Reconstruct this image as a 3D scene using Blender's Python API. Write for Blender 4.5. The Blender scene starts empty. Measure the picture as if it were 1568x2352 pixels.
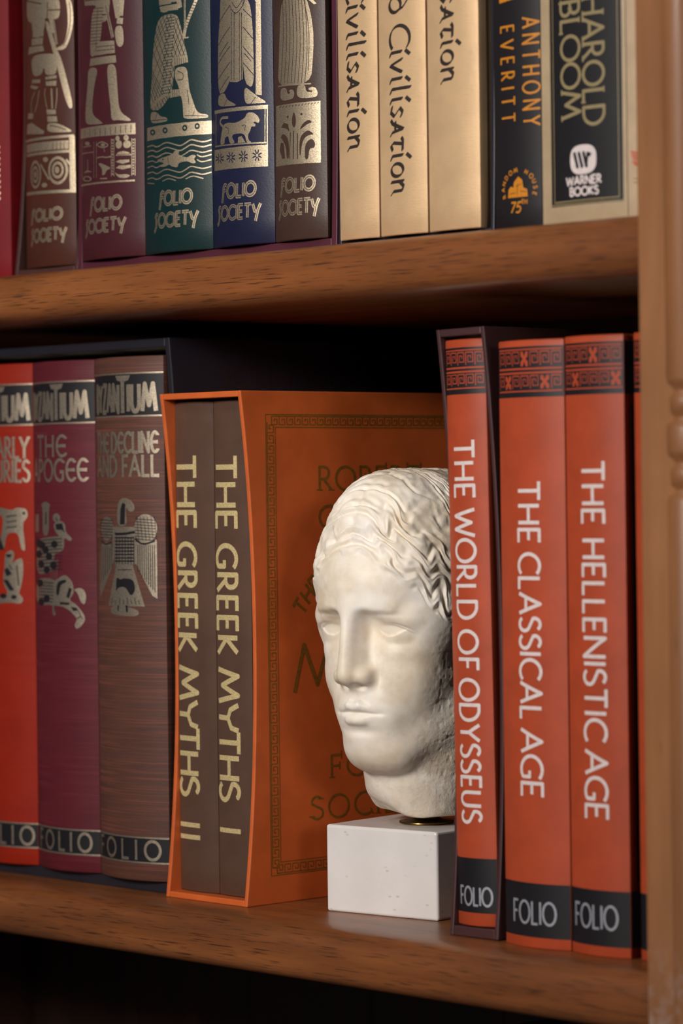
import bpy, bmesh, math, random
import numpy as np
from mathutils import Vector, Matrix

scene = bpy.context.scene
COL = scene.collection
rng = np.random.default_rng(7)
random.seed(7)

# ------------------------------------------------------------------ camera
F_PX = 7200.0
YAW = math.radians(46.95)
ROLL = math.asin(0.0131)
fwd = Vector((-math.sin(YAW), math.cos(YAW), 0))
rgt = Vector((math.cos(YAW), math.sin(YAW), 0))
up = Vector((0, 0, 1))
cam_r = rgt * math.cos(ROLL) - up * math.sin(ROLL)
cam_u = up * math.cos(ROLL) + rgt * math.sin(ROLL)
CAM = Vector((1.1288, -0.9890, 0.2008))
cd = bpy.data.cameras.new('camera')
cam = bpy.data.objects.new('camera', cd)
COL.objects.link(cam)
M = Matrix.Identity(4)
for i in range(3):
    M[i][0] = cam_r[i]
    M[i][1] = cam_u[i]
    M[i][2] = -fwd[i]
    M[i][3] = CAM[i]
cam.matrix_world = M
cd.sensor_fit = 'VERTICAL'
cd.sensor_height = 36.0
cd.sensor_width = 24.0
cd.lens = F_PX / 2352 * 36.0
cd.shift_y = -58.0 / 2352
cd.clip_start = 0.05
cd.dof.use_dof = True
cd.dof.focus_distance = 1.475
cd.dof.aperture_fstop = 8.0
scene.camera = cam

# ------------------------------------------------------------------ world, lamps, exposure
w = bpy.data.worlds.new('room_light')
scene.world = w
w.use_nodes = True
w.node_tree.nodes['Background'].inputs[0].default_value = (0.78, 0.80, 1.0, 1)
w.node_tree.nodes['Background'].inputs[1].default_value = 0.055


def area(name, loc, target, size, power, color):
    l = bpy.data.lights.new(name, 'AREA')
    l.shape = 'DISK'
    l.size = size
    l.energy = power
    l.color = color
    o = bpy.data.objects.new(name, l)
    COL.objects.link(o)
    o.location = loc
    o.rotation_euler = (Vector(target) - Vector(loc)).to_track_quat('-Z', 'Y').to_euler()
    return o


KEY_PHI, KEY_EL, KEY_D = math.radians(11), math.radians(16), 1.7
KT = Vector((0.06, 0.0, 0.27))
kp = KT + Vector((math.sin(KEY_PHI) * math.cos(KEY_EL), -math.cos(KEY_PHI) * math.cos(KEY_EL), math.sin(KEY_EL))) * KEY_D
key = area('key_lamp', kp, KT, 0.36, 2.7, (1.0, 0.945, 0.89))
key.data.spread = math.radians(60)
# a cooler window light from far to the right of the bookcase
wp = Vector((0.05, 0.0, 0.28)) + Vector((math.sin(math.radians(67)), -math.cos(math.radians(67)), 0.16)) * 2.6
side = area('window_light', wp, (0.05, 0.0, 0.28), 0.8, 0.2, (1.0, 0.97, 0.97))
side.data.spread = math.radians(15)
# the room's ceiling lamp
cl = Vector((0.05, 0.0, 0.2)) + Vector((math.sin(math.radians(-8)), -math.cos(math.radians(-8)), 1.15)) * 1.6
area('ceiling_lamp', cl, (0.05, 0.0, 0.2), 0.35, 7.0, (1.0, 0.95, 0.9))

scene.view_settings.view_transform = 'Standard'
scene.view_settings.look = 'None'
scene.view_settings.exposure = 0.0
scene.view_settings.gamma = 1.0
scene.view_settings.use_curve_mapping = False


# ------------------------------------------------------------------ materials
def lin(c):
    return tuple((x / 12.92 if x <= 0.04045 else ((x + 0.055) / 1.055) ** 2.4) for x in [v / 255 for v in c])


def new_mat(name):
    m = bpy.data.materials.new(name)
    m.use_nodes = True
    nt = m.node_tree
    b = nt.nodes['Principled BSDF']
    return m, nt, b


def coords(nt, scale=(1, 1, 1), rot=(0, 0, 0)):
    tc = nt.nodes.new('ShaderNodeTexCoord')
    mp = nt.nodes.new('ShaderNodeMapping')
    mp.inputs['Scale'].default_value = scale
    mp.inputs['Rotation'].default_value = rot
    nt.links.new(tc.outputs['Object'], mp.inputs['Vector'])
    return mp.outputs['Vector']


def noise(nt, vec, scale, detail=4, rough=0.55):
    n = nt.nodes.new('ShaderNodeTexNoise')
    n.inputs['Scale'].default_value = scale
    n.inputs['Detail'].default_value = detail
    n.inputs['Roughness'].default_value = rough
    nt.links.new(vec, n.inputs['Vector'])
    return n.outputs['Fac']


def ramp(nt, fac, stops):
    r = nt.nodes.new('ShaderNodeValToRGB')
    e = r.color_ramp.elements
    while len(e) < len(stops):
        e.new(0.5)
    for el, (p, c) in zip(e, stops):
        el.position = p
        el.color = (*c, 1) if len(c) == 3 else c
    nt.links.new(fac, r.inputs[0])
    return r.outputs[0]


def mix(nt, fac, a, b, mode='MIX'):
    n = nt.nodes.new('ShaderNodeMix')
    n.data_type = 'RGBA'
    n.blend_type = mode
    for sock, v in ((n.inputs[0], fac), (n.inputs[6], a), (n.inputs[7], b)):
        if hasattr(v, 'links') or hasattr(v, 'is_linked'):
            nt.links.new(v, sock)
        elif isinstance(v, tuple):
            sock.default_value = (*v, 1) if len(v) == 3 else v
        else:
            sock.default_value = v
    return n.outputs[2]


def bump(nt, b, height, strength, dist, prev=None):
    n = nt.nodes.new('ShaderNodeBump')
    n.inputs['Strength'].default_value = strength
    n.inputs['Distance'].default_value = dist
    nt.links.new(height, n.inputs['Height'])
    if prev is not None:
        nt.links.new(prev, n.inputs['Normal'])
    nt.links.new(n.outputs[0], b.inputs['Normal'])
    return n.outputs[0]


def cloth(name, rgb, rough=0.55, spec=0.5, var=0.12, weave=(900, 900, 1400), bstr=0.25, streak=None, sheen=0.0, metallic=0.0):
    """book cloth, leather or paper: base colour with slight mottling and a woven bump"""
    m, nt, b = new_mat(name)
    c = lin(rgb)
    v = coords(nt)
    n1 = noise(nt, v, 60, 5)
    dark = tuple(x * (1 - var) for x in c)
    lite = tuple(min(1, x * (1 + var)) for x in c)
    col = ramp(nt, n1, [(0.3, dark), (0.7, lite)])
    if streak:
        vs = coords(nt, (14, 14, 1500))
        n2 = noise(nt, vs, 1.0, 3, 0.6)
        col = mix(nt, ramp(nt, n2, [(0.48, (0, 0, 0)), (0.66, (1, 1, 1))]), col, lin(streak))
    nt.links.new(col, b.inputs['Base Color'])
    b.inputs['Roughness'].default_value = rough
    b.inputs['Specular IOR Level'].default_value = spec
    b.inputs['Metallic'].default_value = metallic
    b.inputs['Sheen Weight'].default_value = sheen
    vw = coords(nt, weave)
    nw = noise(nt, vw, 1.0, 2)
    bump(nt, b, nw, bstr, 0.0002)
    return m


def foil(name, rgb, rough=0.42, metallic=0.75, grain=2600, dark=0.55):
    m, nt, b = new_mat(name)
    c = lin(rgb)
    v = coords(nt, (0.5, 0.5, 1.0))
    n1 = noise(nt, v, grain, 2)
    col = ramp(nt, n1, [(0.3, tuple(x * dark for x in c)), (0.62, c)])
    nt.links.new(col, b.inputs['Base Color'])
    b.inputs['Roughness'].default_value = rough
    b.inputs['Metallic'].default_value = metallic
    bump(nt, b, n1, 0.35, 0.0002)
    return m


def paint(name, rgb, rough=0.6, spec=0.4):
    m, nt, b = new_mat(name)
    c = lin(rgb)
    v = coords(nt)
    n1 = noise(nt, v, 500, 3)
    nt.links.new(ramp(nt, n1, [(0.3, tuple(x * 0.85 for x in c)), (0.7, c)]), b.inputs['Base Color'])
    b.inputs['Roughness'].default_value = rough
    b.inputs['Specular IOR Level'].default_value = spec
    return m


def wood(name, axis, base, dark, lite, rough=0.38, scuffs=False, coat=0.15):
    m, nt, b = new_mat(name)
    s = {'x': (4, 60, 60), 'z': (60, 60, 4)}[axis]
    v = coords(nt, s)
    n1 = noise(nt, v, 1.0, 6, 0.6)
    col = ramp(nt, n1, [(0.28, lin(dark)), (0.52, lin(base)), (0.75, lin(lite))])
    v2 = coords(nt, {'x': (14, 22, 22), 'z': (22, 22, 9)}[axis])
    n2 = noise(nt, v2, 1.0, 3)
    col = mix(nt, ramp(nt, n2, [(0.35, (0, 0, 0)), (0.75, (0.55, 0.55, 0.55))]), col, lin(tuple(x * 0.72 for x in base)))
    vp = coords(nt, {'x': (62, 1500, 1500), 'z': (1500, 1500, 62)}[axis])
    n3 = noise(nt, vp, 1.0, 2, 0.5)
    pores = ramp(nt, n3, [(0.30, (0.75, 0.75, 0.75)), (0.44, (0, 0, 0))] if axis == 'x' else [(0.22, (0.5, 0.5, 0.5)), (0.34, (0, 0, 0))])
    col = mix(nt, pores, col, lin(tuple(x * 0.35 for x in dark)))
    if scuffs:
        tc = nt.nodes.new('ShaderNodeTexCoord')
        sp = nt.nodes.new('ShaderNodeSeparateXYZ')
        nt.links.new(tc.outputs['Object'], sp.inputs[0])
        mr = nt.nodes.new('ShaderNodeMapRange')
        mr.inputs['From Min'].default_value = 0.02
        mr.inputs['From Max'].default_value = -0.03
        nt.links.new(sp.outputs['Z'], mr.inputs['Value'])
        n4 = noise(nt, coords(nt, (150, 150, 190)), 1.0, 3, 0.65)
        k = ramp(nt, n4, [(0.46, (0, 0, 0)), (0.68, (0.75, 0.75, 0.75))])
        mm = nt.nodes.new('ShaderNodeMath')
        mm.operation = 'MULTIPLY'
        nt.links.new(k, mm.inputs[0])
        nt.links.new(mr.outputs[0], mm.inputs[1])
        col = mix(nt, mm.outputs[0], col, lin((168, 150, 145)))
    nt.links.new(col, b.inputs['Base Color'])
    b.inputs['Roughness'].default_value = rough
    b.inputs['Coat Weight'].default_value = coat
    b.inputs['Coat Roughness'].default_value = 0.12
    n5 = noise(nt, coords(nt, {'x': (120, 500, 500), 'z': (500, 500, 120)}[axis]), 1.0, 3)
    bump(nt, b, n5, 0.18, 0.0003)
    return m


def head_marble():
    m, nt, b = new_mat('aged_marble')
    v = coords(nt)
    n1 = noise(nt, v, 34, 6, 0.6)
    col = ramp(nt, n1, [(0.3, lin((226, 206, 178))), (0.5, lin((243, 232, 214))), (0.72, lin((248, 242, 234)))])
    nb = noise(nt, v, 75, 5, 0.65)
    col = mix(nt, ramp(nt, nb, [(0.5, (0, 0, 0)), (0.72, (0.45, 0.45, 0.45))]), col, lin((214, 190, 162)))
    n2 = noise(nt, coords(nt, (1, 1, 1.4)), 55, 6, 0.7)
    # weathered stains gather towards the back of the head
    tc = nt.nodes.new('ShaderNodeTexCoord')
    sp = nt.nodes.new('ShaderNodeSeparateXYZ')
    nt.links.new(tc.outputs['Object'], sp.inputs[0])
    mr = nt.nodes.new('ShaderNodeMapRange')
    mr.inputs['From Min'].default_value = -0.040
    mr.inputs['From Max'].default_value = -0.004
    nt.links.new(sp.outputs['Y'], mr.inputs['Value'])
    st = ramp(nt, n2, [(0.42, (0, 0, 0)), (0.68, (0.8, 0.8, 0.8))])
    mm = nt.nodes.new('ShaderNodeMath')
    mm.operation = 'MULTIPLY'
    nt.links.new(st, mm.inputs[0])
    nt.links.new(mr.outputs[0], mm.inputs[1])
    col = mix(nt, mm.outputs[0], col, lin((150, 122, 92)))
    n3 = noise(nt, v, 260, 4, 0.7)
    sp2 = ramp(nt, n3, [(0.60, (0, 0, 0)), (0.74, (0.5, 0.5, 0.5))])
    mm2 = nt.nodes.new('ShaderNodeMath')
    mm2.operation = 'MULTIPLY'
    nt.links.new(sp2, mm2.inputs[0])
    nt.links.new(mr.outputs[0], mm2.inputs[1])
    col = mix(nt, mm2.outputs[0], col, lin((105, 88, 74)))
    nt.links.new(col, b.inputs['Base Color'])
    b.inputs['Roughness'].default_value = 0.48
    b.inputs['Subsurface Weight'].default_value = 0.12
    b.inputs['Subsurface Radius'].default_value = (0.004, 0.003, 0.002)
    b.inputs['Subsurface Scale'].default_value = 0.5
    bp = nt.nodes.new('ShaderNodeMath')
    bp.operation = 'MULTIPLY'
    nt.links.new(noise(nt, v, 320, 5, 0.7), bp.inputs[0])
    nt.links.new(mr.outputs[0], bp.inputs[1])
    p = bump(nt, b, bp.outputs[0], 0.7, 0.0012)
    bump(nt, b, noise(nt, v, 90, 4), 0.10, 0.001, p)
    return m


def plinth_marble():
    m, nt, b = new_mat('white_plinth_marble')
    v = coords(nt)
    n1 = noise(nt, v, 30, 5)
    col = ramp(nt, n1, [(0.3, lin((226, 220, 214))), (0.7, lin((238, 232, 228)))])
    vo = nt.nodes.new('ShaderNodeTexVoronoi')
    vo.inputs['Scale'].default_value = 160
    nt.links.new(coords(nt, (1, 1, 2)), vo.inputs['Vector'])
    n2 = noise(nt, v, 80, 2)
    fl = ramp(nt, vo.outputs['Distance'], [(0.10, (1, 1, 1)), (0.22, (0, 0, 0))])
    k = ramp(nt, n2, [(0.50, (0, 0, 0)), (0.62, (0.45, 0.45, 0.45))])
    col = mix(nt, mix(nt, 1.0, fl, k, 'MULTIPLY'), col, lin((176, 156, 138)))
    nt.links.new(col, b.inputs['Base Color'])
    b.inputs['Roughness'].default_value = 0.22
    bump(nt, b, noise(nt, v, 500, 3), 0.05, 0.0005)
    return m


MAT = {
    'red': cloth('crimson_cloth', (116, 7, 17), 0.6, 0.25),
    'soldier': cloth('russet_leather', (74, 37, 27), 0.42),
    'egypt': cloth('burgundy_leather', (68, 25, 31), 0.42),
    'green': cloth('bottle_green_leather', (9, 40, 40), 0.42),
    'navy': cloth('navy_leather', (23, 26, 54), 0.42),
    'brown': cloth('umber_leather', (66, 46, 38), 0.42),
    'gold': cloth('gold_satin_cloth', (232, 194, 148), 0.40, 0.6, 0.10, (500, 500, 2600), 0.45, metallic=0.4),
    'everitt': cloth('black_jacket', (26, 22, 25), 0.5, 0.35, bstr=0.05),
    'bloom': cloth('cream_jacket', (178, 156, 124), 0.4, bstr=0.05),
    'cream': cloth('pale_cream_jacket', (196, 170, 140), 0.45, bstr=0.05),
    'orange': cloth('vermilion_cloth', (146, 30, 9), 0.6, 0.25, streak=(150, 40, 16)),
    'burg': cloth('wine_cloth', (86, 23, 32), 0.58, 0.35, streak=(104, 34, 44)),
    'bruno': cloth('ribbed_brown_cloth', (82, 53, 43), 0.56, 0.4, streak=(118, 66, 52), bstr=0.4),
    'myth': cloth('chocolate_cloth', (88, 63, 50), 0.45, weave=(1200, 1200, 1800), bstr=0.35),
    'world': cloth('terracotta_cloth', (172, 69, 37), 0.5, 0.4),
    'slip_orange': cloth('orange_slip_paper', (204, 96, 40), 0.5, bstr=0.08),
    'slip_plum': cloth('plum_slip_cloth', (66, 38, 38), 0.5, bstr=0.1),
    'slip_black': cloth('black_slip_paper', (34, 32, 40), 0.45, bstr=0.1),
    'slip_navy': cloth('midnight_slip_paper', (26, 26, 40), 0.45, bstr=0.1),
    'slip_burg': cloth('burgundy_slip_cloth', (76, 28, 42), 0.5, bstr=0.2),
    'slip_brown': cloth('umber_slip_cloth', (70, 42, 38), 0.5, bstr=0.2),
    'page': cloth('page_edges', (220, 204, 172), 0.8, weave=(200, 4000, 200), bstr=0.4),
    'foil': foil('pale_gold_foil', (232, 212, 180), 0.46, 0.95),
    'foil_gold': foil('gold_foil', (232, 208, 150), 0.5, 0.3, 1800, 0.7),
    'silver': foil('silver_foil', (198, 182, 160), 0.46, 0.9, 2000, 0.6),
    'print_black': paint('black_print', (26, 23, 26), 0.5),
    'print_ink': paint('brown_black_ink', (44, 32, 26), 0.6),
    'print_white': paint('white_print', (226, 212, 208), 0.55),
    'print_grey': foil('grey_foil', (176, 178, 186), 0.45, 0.3, 1500, 0.8),
    'print_orange': paint('terracotta_print', (176, 68, 36), 0.6),
    'print_amber': paint('amber_print', (205, 130, 28), 0.5),
    'print_olive': paint('olive_print', (150, 134, 96), 0.5),
    'print_red': paint('red_print', (200, 84, 66), 0.6),
    'print_bronze': foil('dull_bronze_foil', (146, 104, 36), 0.5, 0.25, 900, 0.7),
    'print_dark': paint('dark_brown_print', (58, 46, 36), 0.6),
    'oak_x': wood('oak_along', 'x', (138, 80, 38), (98, 53, 23), (164, 100, 52), rough=0.42),
    'oak_z': wood('oak_upright', 'z', (156, 103, 62), (132, 84, 46), (174, 120, 76), rough=0.5, scuffs=True, coat=0.05),
    'oak_shaded': wood('oak_inside_shaded', 'z', (56, 29, 15), (34, 17, 8), (74, 40, 22), rough=0.6, coat=0.0),  # darker copy of the oak, compartment shade put into its colour
    'marble': head_marble(),
    'plinth': plinth_marble(),
    'brass': foil('aged_brass', (120, 98, 60), 0.3, 0.9, 300, 0.7),
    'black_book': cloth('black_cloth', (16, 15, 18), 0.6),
}


# ------------------------------------------------------------------ object helpers
def link(name, me, mat, parent=None, smooth=False):
    if mat is not None:
        me.materials.append(mat)
    o = bpy.data.objects.new(name, me)
    COL.objects.link(o)
    if parent is not None:
        o.parent = parent
    if smooth:
        me.polygons.foreach_set('use_smooth', [True] * len(me.polygons))
    return o


def mesh_from(name, verts, faces):
    me = bpy.data.meshes.new(name)
    me.from_pydata([tuple(v) for v in verts], [], [tuple(f) for f in faces])
    me.update()
    return me


def thing(name, label, cat, loc=(0, 0, 0), group=None):
    o = bpy.data.objects.new(name, None)
    o.empty_display_size = 0.02
    COL.objects.link(o)
    o.location = loc
    o['label'] = label
    o['category'] = cat
    if group:
        o['group'] = group
    return o


def box(bm, x0, x1, y0, y1, z0, z1):
    vs = [bm.verts.new((x, y, z)) for z in (z0, z1) for y in (y0, y1) for x in (x0, x1)]
    for f in ((0, 2, 3, 1), (4, 5, 7, 6), (0, 1, 5, 4), (2, 6, 7, 3), (0, 4, 6, 2), (1, 3, 7, 5)):
        bm.faces.new([vs[i] for i in f])


def finish(name, bm, mat, parent=None, bevel=0.0, seg=2, smooth=False):
    bmesh.ops.recalc_face_normals(bm, faces=bm.faces)
    me = bpy.data.meshes.new(name)
    bm.to_mesh(me)
    bm.free()
    o = link(name, me, mat, parent, smooth)
    if bevel:
        b = o.modifiers.new('edge', 'BEVEL')
        b.width = bevel
        b.segments = seg
        b.limit_method = 'ANGLE'
        b.angle_limit = math.radians(40)
    return o


def rounded(p, closed):
    """soften the corners of a drawn outline"""
    for _ in range(2):
        q = []
        n = len(p)
        for i in range(n if closed else n - 1):
            a, b = p[i], p[(i + 1) % n]
            q += [(a[0] * .78 + b[0] * .22, a[1] * .78 + b[1] * .22), (a[0] * .22 + b[0] * .78, a[1] * .22 + b[1] * .78)]
        p = q if closed else [p[0]] + q[1:-1] + [p[-1]]
    return p


# ------------------------------------------------------------------ flat artwork drawn in millimetres on a grid
class Sheet:
    def __init__(s, a0, a1, z0, z1, res=0.1):
        s.res, s.a0, s.z0 = res, a0, z0
        s.na, s.nz = max(1, int(round((a1 - a0) / res))), max(1, int(round((z1 - z0) / res)))
        s.m = np.zeros((s.nz, s.na), np.uint8)
        s.A = a0 + (np.arange(s.na) + 0.5) * res
        s.Z = z0 + (np.arange(s.nz) + 0.5) * res

    def win(s, pts, pad):
        a = [p[0] for p in pts]
        z = [p[1] for p in pts]
        i0, i1 = int((min(a) - pad - s.a0) / s.res) - 1, int((max(a) + pad - s.a0) / s.res) + 2
        j0, j1 = int((min(z) - pad - s.z0) / s.res) - 1, int((max(z) + pad - s.z0) / s.res) + 2
        i0, i1, j0, j1 = max(0, i0), min(s.na, i1), max(0, j0), min(s.nz, j1)
        if i0 >= i1 or j0 >= j1:
            return None
        return slice(j0, j1), slice(i0, i1)

    def seg(s, p, q, w, v=1, butt=False):
        r = w / 2
        k = s.win([p, q], r)
        if k is None:
            return
        A, Z = np.meshgrid(s.A[k[1]], s.Z[k[0]])
        dx, dz = q[0] - p[0], q[1] - p[1]
        L2 = dx * dx + dz * dz + 1e-12
        t = ((A - p[0]) * dx + (Z - p[1]) * dz) / L2
        tc = np.clip(t, 0, 1)
        d = np.hypot(A - p[0] - tc * dx, Z - p[1] - tc * dz)
        inn = d <= r
        if butt:
            inn &= (t >= 0) & (t <= 1)
        s.m[k][inn] = v

    def line(s, pts, w, v=1, butt=True):
        n = len(pts) - 1
        closed = np.hypot(pts[0][0] - pts[-1][0], pts[0][1] - pts[-1][1]) < 0.02
        for i in range(n):
            s.seg(pts[i], pts[i + 1], w, v, butt)
            if butt and (i < n - 1 or closed):
                s.seg(pts[i + 1], pts[i + 1], w, v)

    def poly(s, pts, v=1):
        k = s.win(pts, 0)
        if k is None:
            return
        A, Z = np.meshgrid(s.A[k[1]], s.Z[k[0]])
        inn = np.zeros(A.shape, bool)
        n = len(pts)
        for i in range(n):
            (x0, y0), (x1, y1) = pts[i], pts[(i + 1) % n]
            if y0 == y1:
                continue
            c = (y0 > Z) != (y1 > Z)
            inn ^= c & (A < (x1 - x0) * (Z - y0) / (y1 - y0) + x0)
        s.m[k][inn] = v

    def nib(s, pts, nv, w, v=1):
        h = (nv[0] / 2, nv[1] / 2)
        for p, q in zip(pts[:-1], pts[1:]):
            s.poly([(p[0] - h[0], p[1] - h[1]), (p[0] + h[0], p[1] + h[1]), (q[0] + h[0], q[1] + h[1]), (q[0] - h[0], q[1] - h[1])], v)
            s.seg((p[0] - h[0], p[1] - h[1]), (q[0] - h[0], q[1] - h[1]), w, v)
            s.seg((p[0] + h[0], p[1] + h[1]), (q[0] + h[0], q[1] + h[1]), w, v)
            s.seg((p[0] - h[0], p[1] - h[1]), (p[0] + h[0], p[1] + h[1]), w, v)
        s.seg((q[0] - h[0], q[1] - h[1]), (q[0] + h[0], q[1] + h[1]), w, v)

    def ellipse(s, c, rx, rz, v=1, n=40):
        s.poly([(c[0] + rx * math.cos(2 * math.pi * i / n), c[1] + rz * math.sin(2 * math.pi * i / n)) for i in range(n)], v)

    def rect(s, a0, a1, z0, z1, v=1):
        s.poly([(a0, z0), (a1, z0), (a1, z1), (a0, z1)], v)

    def art(s, ops):
        for op, v, w, txt in ops:
            p = [tuple(float(x) for x in t.split(',')) for t in txt.split()]
            if op != 'E' and len(p) > 5 - 3 * (op == 'L'):
                p = rounded(p, op == 'P')
            if op == 'P':
                s.poly(p, v)
            elif op == 'L':
                s.line(p, max(w, 0.22), v, True)
            else:
                c, a, b = p
                n = 28
                s.poly([(c[0] + (a[0] - c[0]) * math.cos(2 * math.pi * i / n) + (b[0] - c[0]) * math.sin(2 * math.pi * i / n),
                         c[1] + (a[1] - c[1]) * math.cos(2 * math.pi * i / n) + (b[1] - c[1]) * math.sin(2 * math.pi * i / n)) for i in range(n)], v)

    def build(s, name, mat, parent, fn, off):
        """cells become thin strips that follow the surface fn(a_mm, z_mm, offset_m)"""
        q = []
        pad = np.zeros((1, s.na), np.int8)
        d = np.diff(np.vstack([pad, s.m.astype(np.int8), pad]), axis=0)
        for i in np.nonzero(d.any(axis=0))[0]:
            st = np.nonzero(d[:, i] == 1)[0]
            en = np.nonzero(d[:, i] == -1)[0]
            a0, a1 = s.a0 + i * s.res, s.a0 + (i + 1) * s.res
            for j0, j1 in zip(st, en):
                z0, z1 = s.z0 + j0 * s.res, s.z0 + j1 * s.res
                q += [(a0, z0), (a1, z0), (a1, z1), (a0, z1)]
        if not q:
            return None
        q = np.array(q)
        P = fn(q[:, 0], q[:, 1], off)
        F = np.arange(len(P)).reshape(-1, 4)
        return link(name, mesh_from(name, P, F), mat, parent)


def arc(cx, cy, rx, ry, a0, a1, n=16):
    return [(cx + rx * math.cos(math.radians(a0 + (a1 - a0) * i / n)), cy + ry * math.sin(math.radians(a0 + (a1 - a0) * i / n))) for i in range(n + 1)]


S_ = arc(.27, .755, .24, .235, 35, 200, 12) + arc(.27, .265, .27, .255, 70, -150, 14)[1:]
GL = {
    'A': (.80, [[(0, 0), (.42, 1), (.8, 0)], [(.14, .34), (.67, .34)]]),
    'B': (.58, [[(.05, 0), (.05, 1), (.3, 1)] + arc(.3, .76, .2, .24, 80, -90, 8) + [(.05, .52)], [(.3, .52)] + arc(.32, .26, .24, .26, 80, -90, 8) + [(.05, 0)]]),
    'C': (.78, [arc(.5, .5, .48, .5, 48, 312, 20)]),
    'D': (.78, [[(.05, 0), (.05, 1), (.28, 1)] + arc(.28, .5, .46, .5, 85, -85, 16) + [(.28, 0), (.05, 0)]]),
    'E': (.52, [[(.52, 1), (.05, 1), (.05, 0), (.52, 0)], [(.05, .52), (.44, .52)]]),
    'F': (.5, [[(.5, 1), (.05, 1), (.05, 0)], [(.05, .52), (.42, .52)]]),
    'G': (.82, [arc(.5, .5, .48, .5, 48, 300, 20) + [(.76, .12), (.76, .42), (.54, .42)]]),
    'H': (.72, [[(.05, 0), (.05, 1)], [(.67, 0), (.67, 1)], [(.05, .52), (.67, .52)]]),
    'I': (.10, [[(.05, 0), (.05, 1)]]),
    'J': (.3, [[(.25, 1), (.25, .1), (.1, -.12), (0, -.1)]]),
    'K': (.62, [[(.05, 0), (.05, 1)], [(.58, 1), (.08, .48), (.62, 0)]]),
    'L': (.50, [[(.05, 1), (.05, 0), (.5, 0)]]),
    'M': (1.0, [[(0, 0), (.2, 1), (.5, .22), (.8, 1), (1, 0)]]),
    'N': (.78, [[(.05, 0), (.05, 1), (.73, 0), (.73, 1)]]),
    'O': (.92, [arc(.46, .5, .46, .5, 90, 450, 28)]),
    'P': (.56, [[(.05, 0), (.05, 1), (.3, 1)] + arc(.3, .74, .22, .26, 80, -90, 8) + [(.05, .48)]]),
    'R': (.62, [[(.05, 0), (.05, 1), (.28, 1)] + arc(.28, .74, .22, .26, 80, -90, 8) + [(.05, .48)], [(.24, .48), (.62, 0)]]),
    'S': (.54, [S_]),
    'T': (.68, [[(0, 1), (.68, 1)], [(.34, 1), (.34, 0)]]),
    'U': (.70, [[(.05, 1), (.05, .32)] + arc(.35, .32, .3, .32, 180, 360, 12) + [(.65, 1)]]),
    'V': (.72, [[(0, 1), (.36, 0), (.72, 1)]]),
    'W': (1.1, [[(0, 1), (.27, 0), (.55, .85), (.83, 0), (1.1, 1)]]),
    'Y': (.72, [[(0, 1), (.34, .5), (.72, 1)], [(.34, .5), (.34, 0)]]),
    'y': (.74, [[(0, 1), (.16, .62), (.42, .5), (.72, .66), (.80, 1)], [(.42, .5), (.40, 0)]]),
    'Z': (.62, [[(.02, 1), (.6, 1), (.02, 0), (.62, 0)]]),
    '7': (.5, [[(0, 1), (.5, 1), (.2, 0)]]),
    '5': (.5, [[(.48, 1), (.12, 1), (.06, .56)] + arc(.24, .3, .25, .3, 110, -140, 12)]),
    # broad-pen small letters
    'i': (.26, [[(.08, .60), (.10, .06), (.22, 0)], [(.06, .80), (.20, .98)]]),
    'v': (.50, [[(0, .62), (.20, .02), (.46, .60)]]),
    'l': (.28, [[(.08, 1.0), (.10, .08), (.24, 0)]]),
    's': (.38, [[(.36, .54), (.2, .62), (.06, .5), (.2, .34), (.34, .2), (.2, .02), (0, .08)]]),
    'a': (.56, [[(0, .02), (.12, .1), (.34, .64), (.44, .08), (.54, 0)], [(.08, .24), (.42, .24)]]),
    't': (.44, [[(0, .56), (.1, .62), (.44, .60)], [(.22, .6), (.16, .14), (.26, 0), (.42, .08)]]),
    'o': (.50, [arc(.25, .31, .23, .31, 60, 420, 20)]),
    'n': (.52, [[(.06, .62), (.08, 0)], [(.08, .44), (.24, .62), (.40, .56), (.42, .1), (.52, 0)]]),
    'd': (.54, [arc(.25, .3, .23, .3, 60, 420, 20), [(.46, .36), (.34, .72), (.06, 1.02)]]),
    'c': (.44, [arc(.26, .31, .24, .31, 50, 310, 14)]),
    # uncial capitals whose stems drop below the line
    'f': (.56, [[(.62, .92), (.40, 1.02), (.22, .86), (.16, .2), (.04, -.34)], [(.2, .55), (.5, .6)]]),
    'z': (.50, [[(.52, .96), (.30, 1.02), (.16, .82), (.30, .5), (.28, .1), (.1, -.24), (-.06, -.3)]]),
    'q': (.74, [[(.02, 1), (.22, .46), (.34, .4)], [(.76, 1.0), (.52, .5), (.34, -.3)]]),
    'e': (.66, [arc(.42, .5, .38, .5, 50, 310, 16), [(.1, .5), (.62, .5)]]),
}


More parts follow.
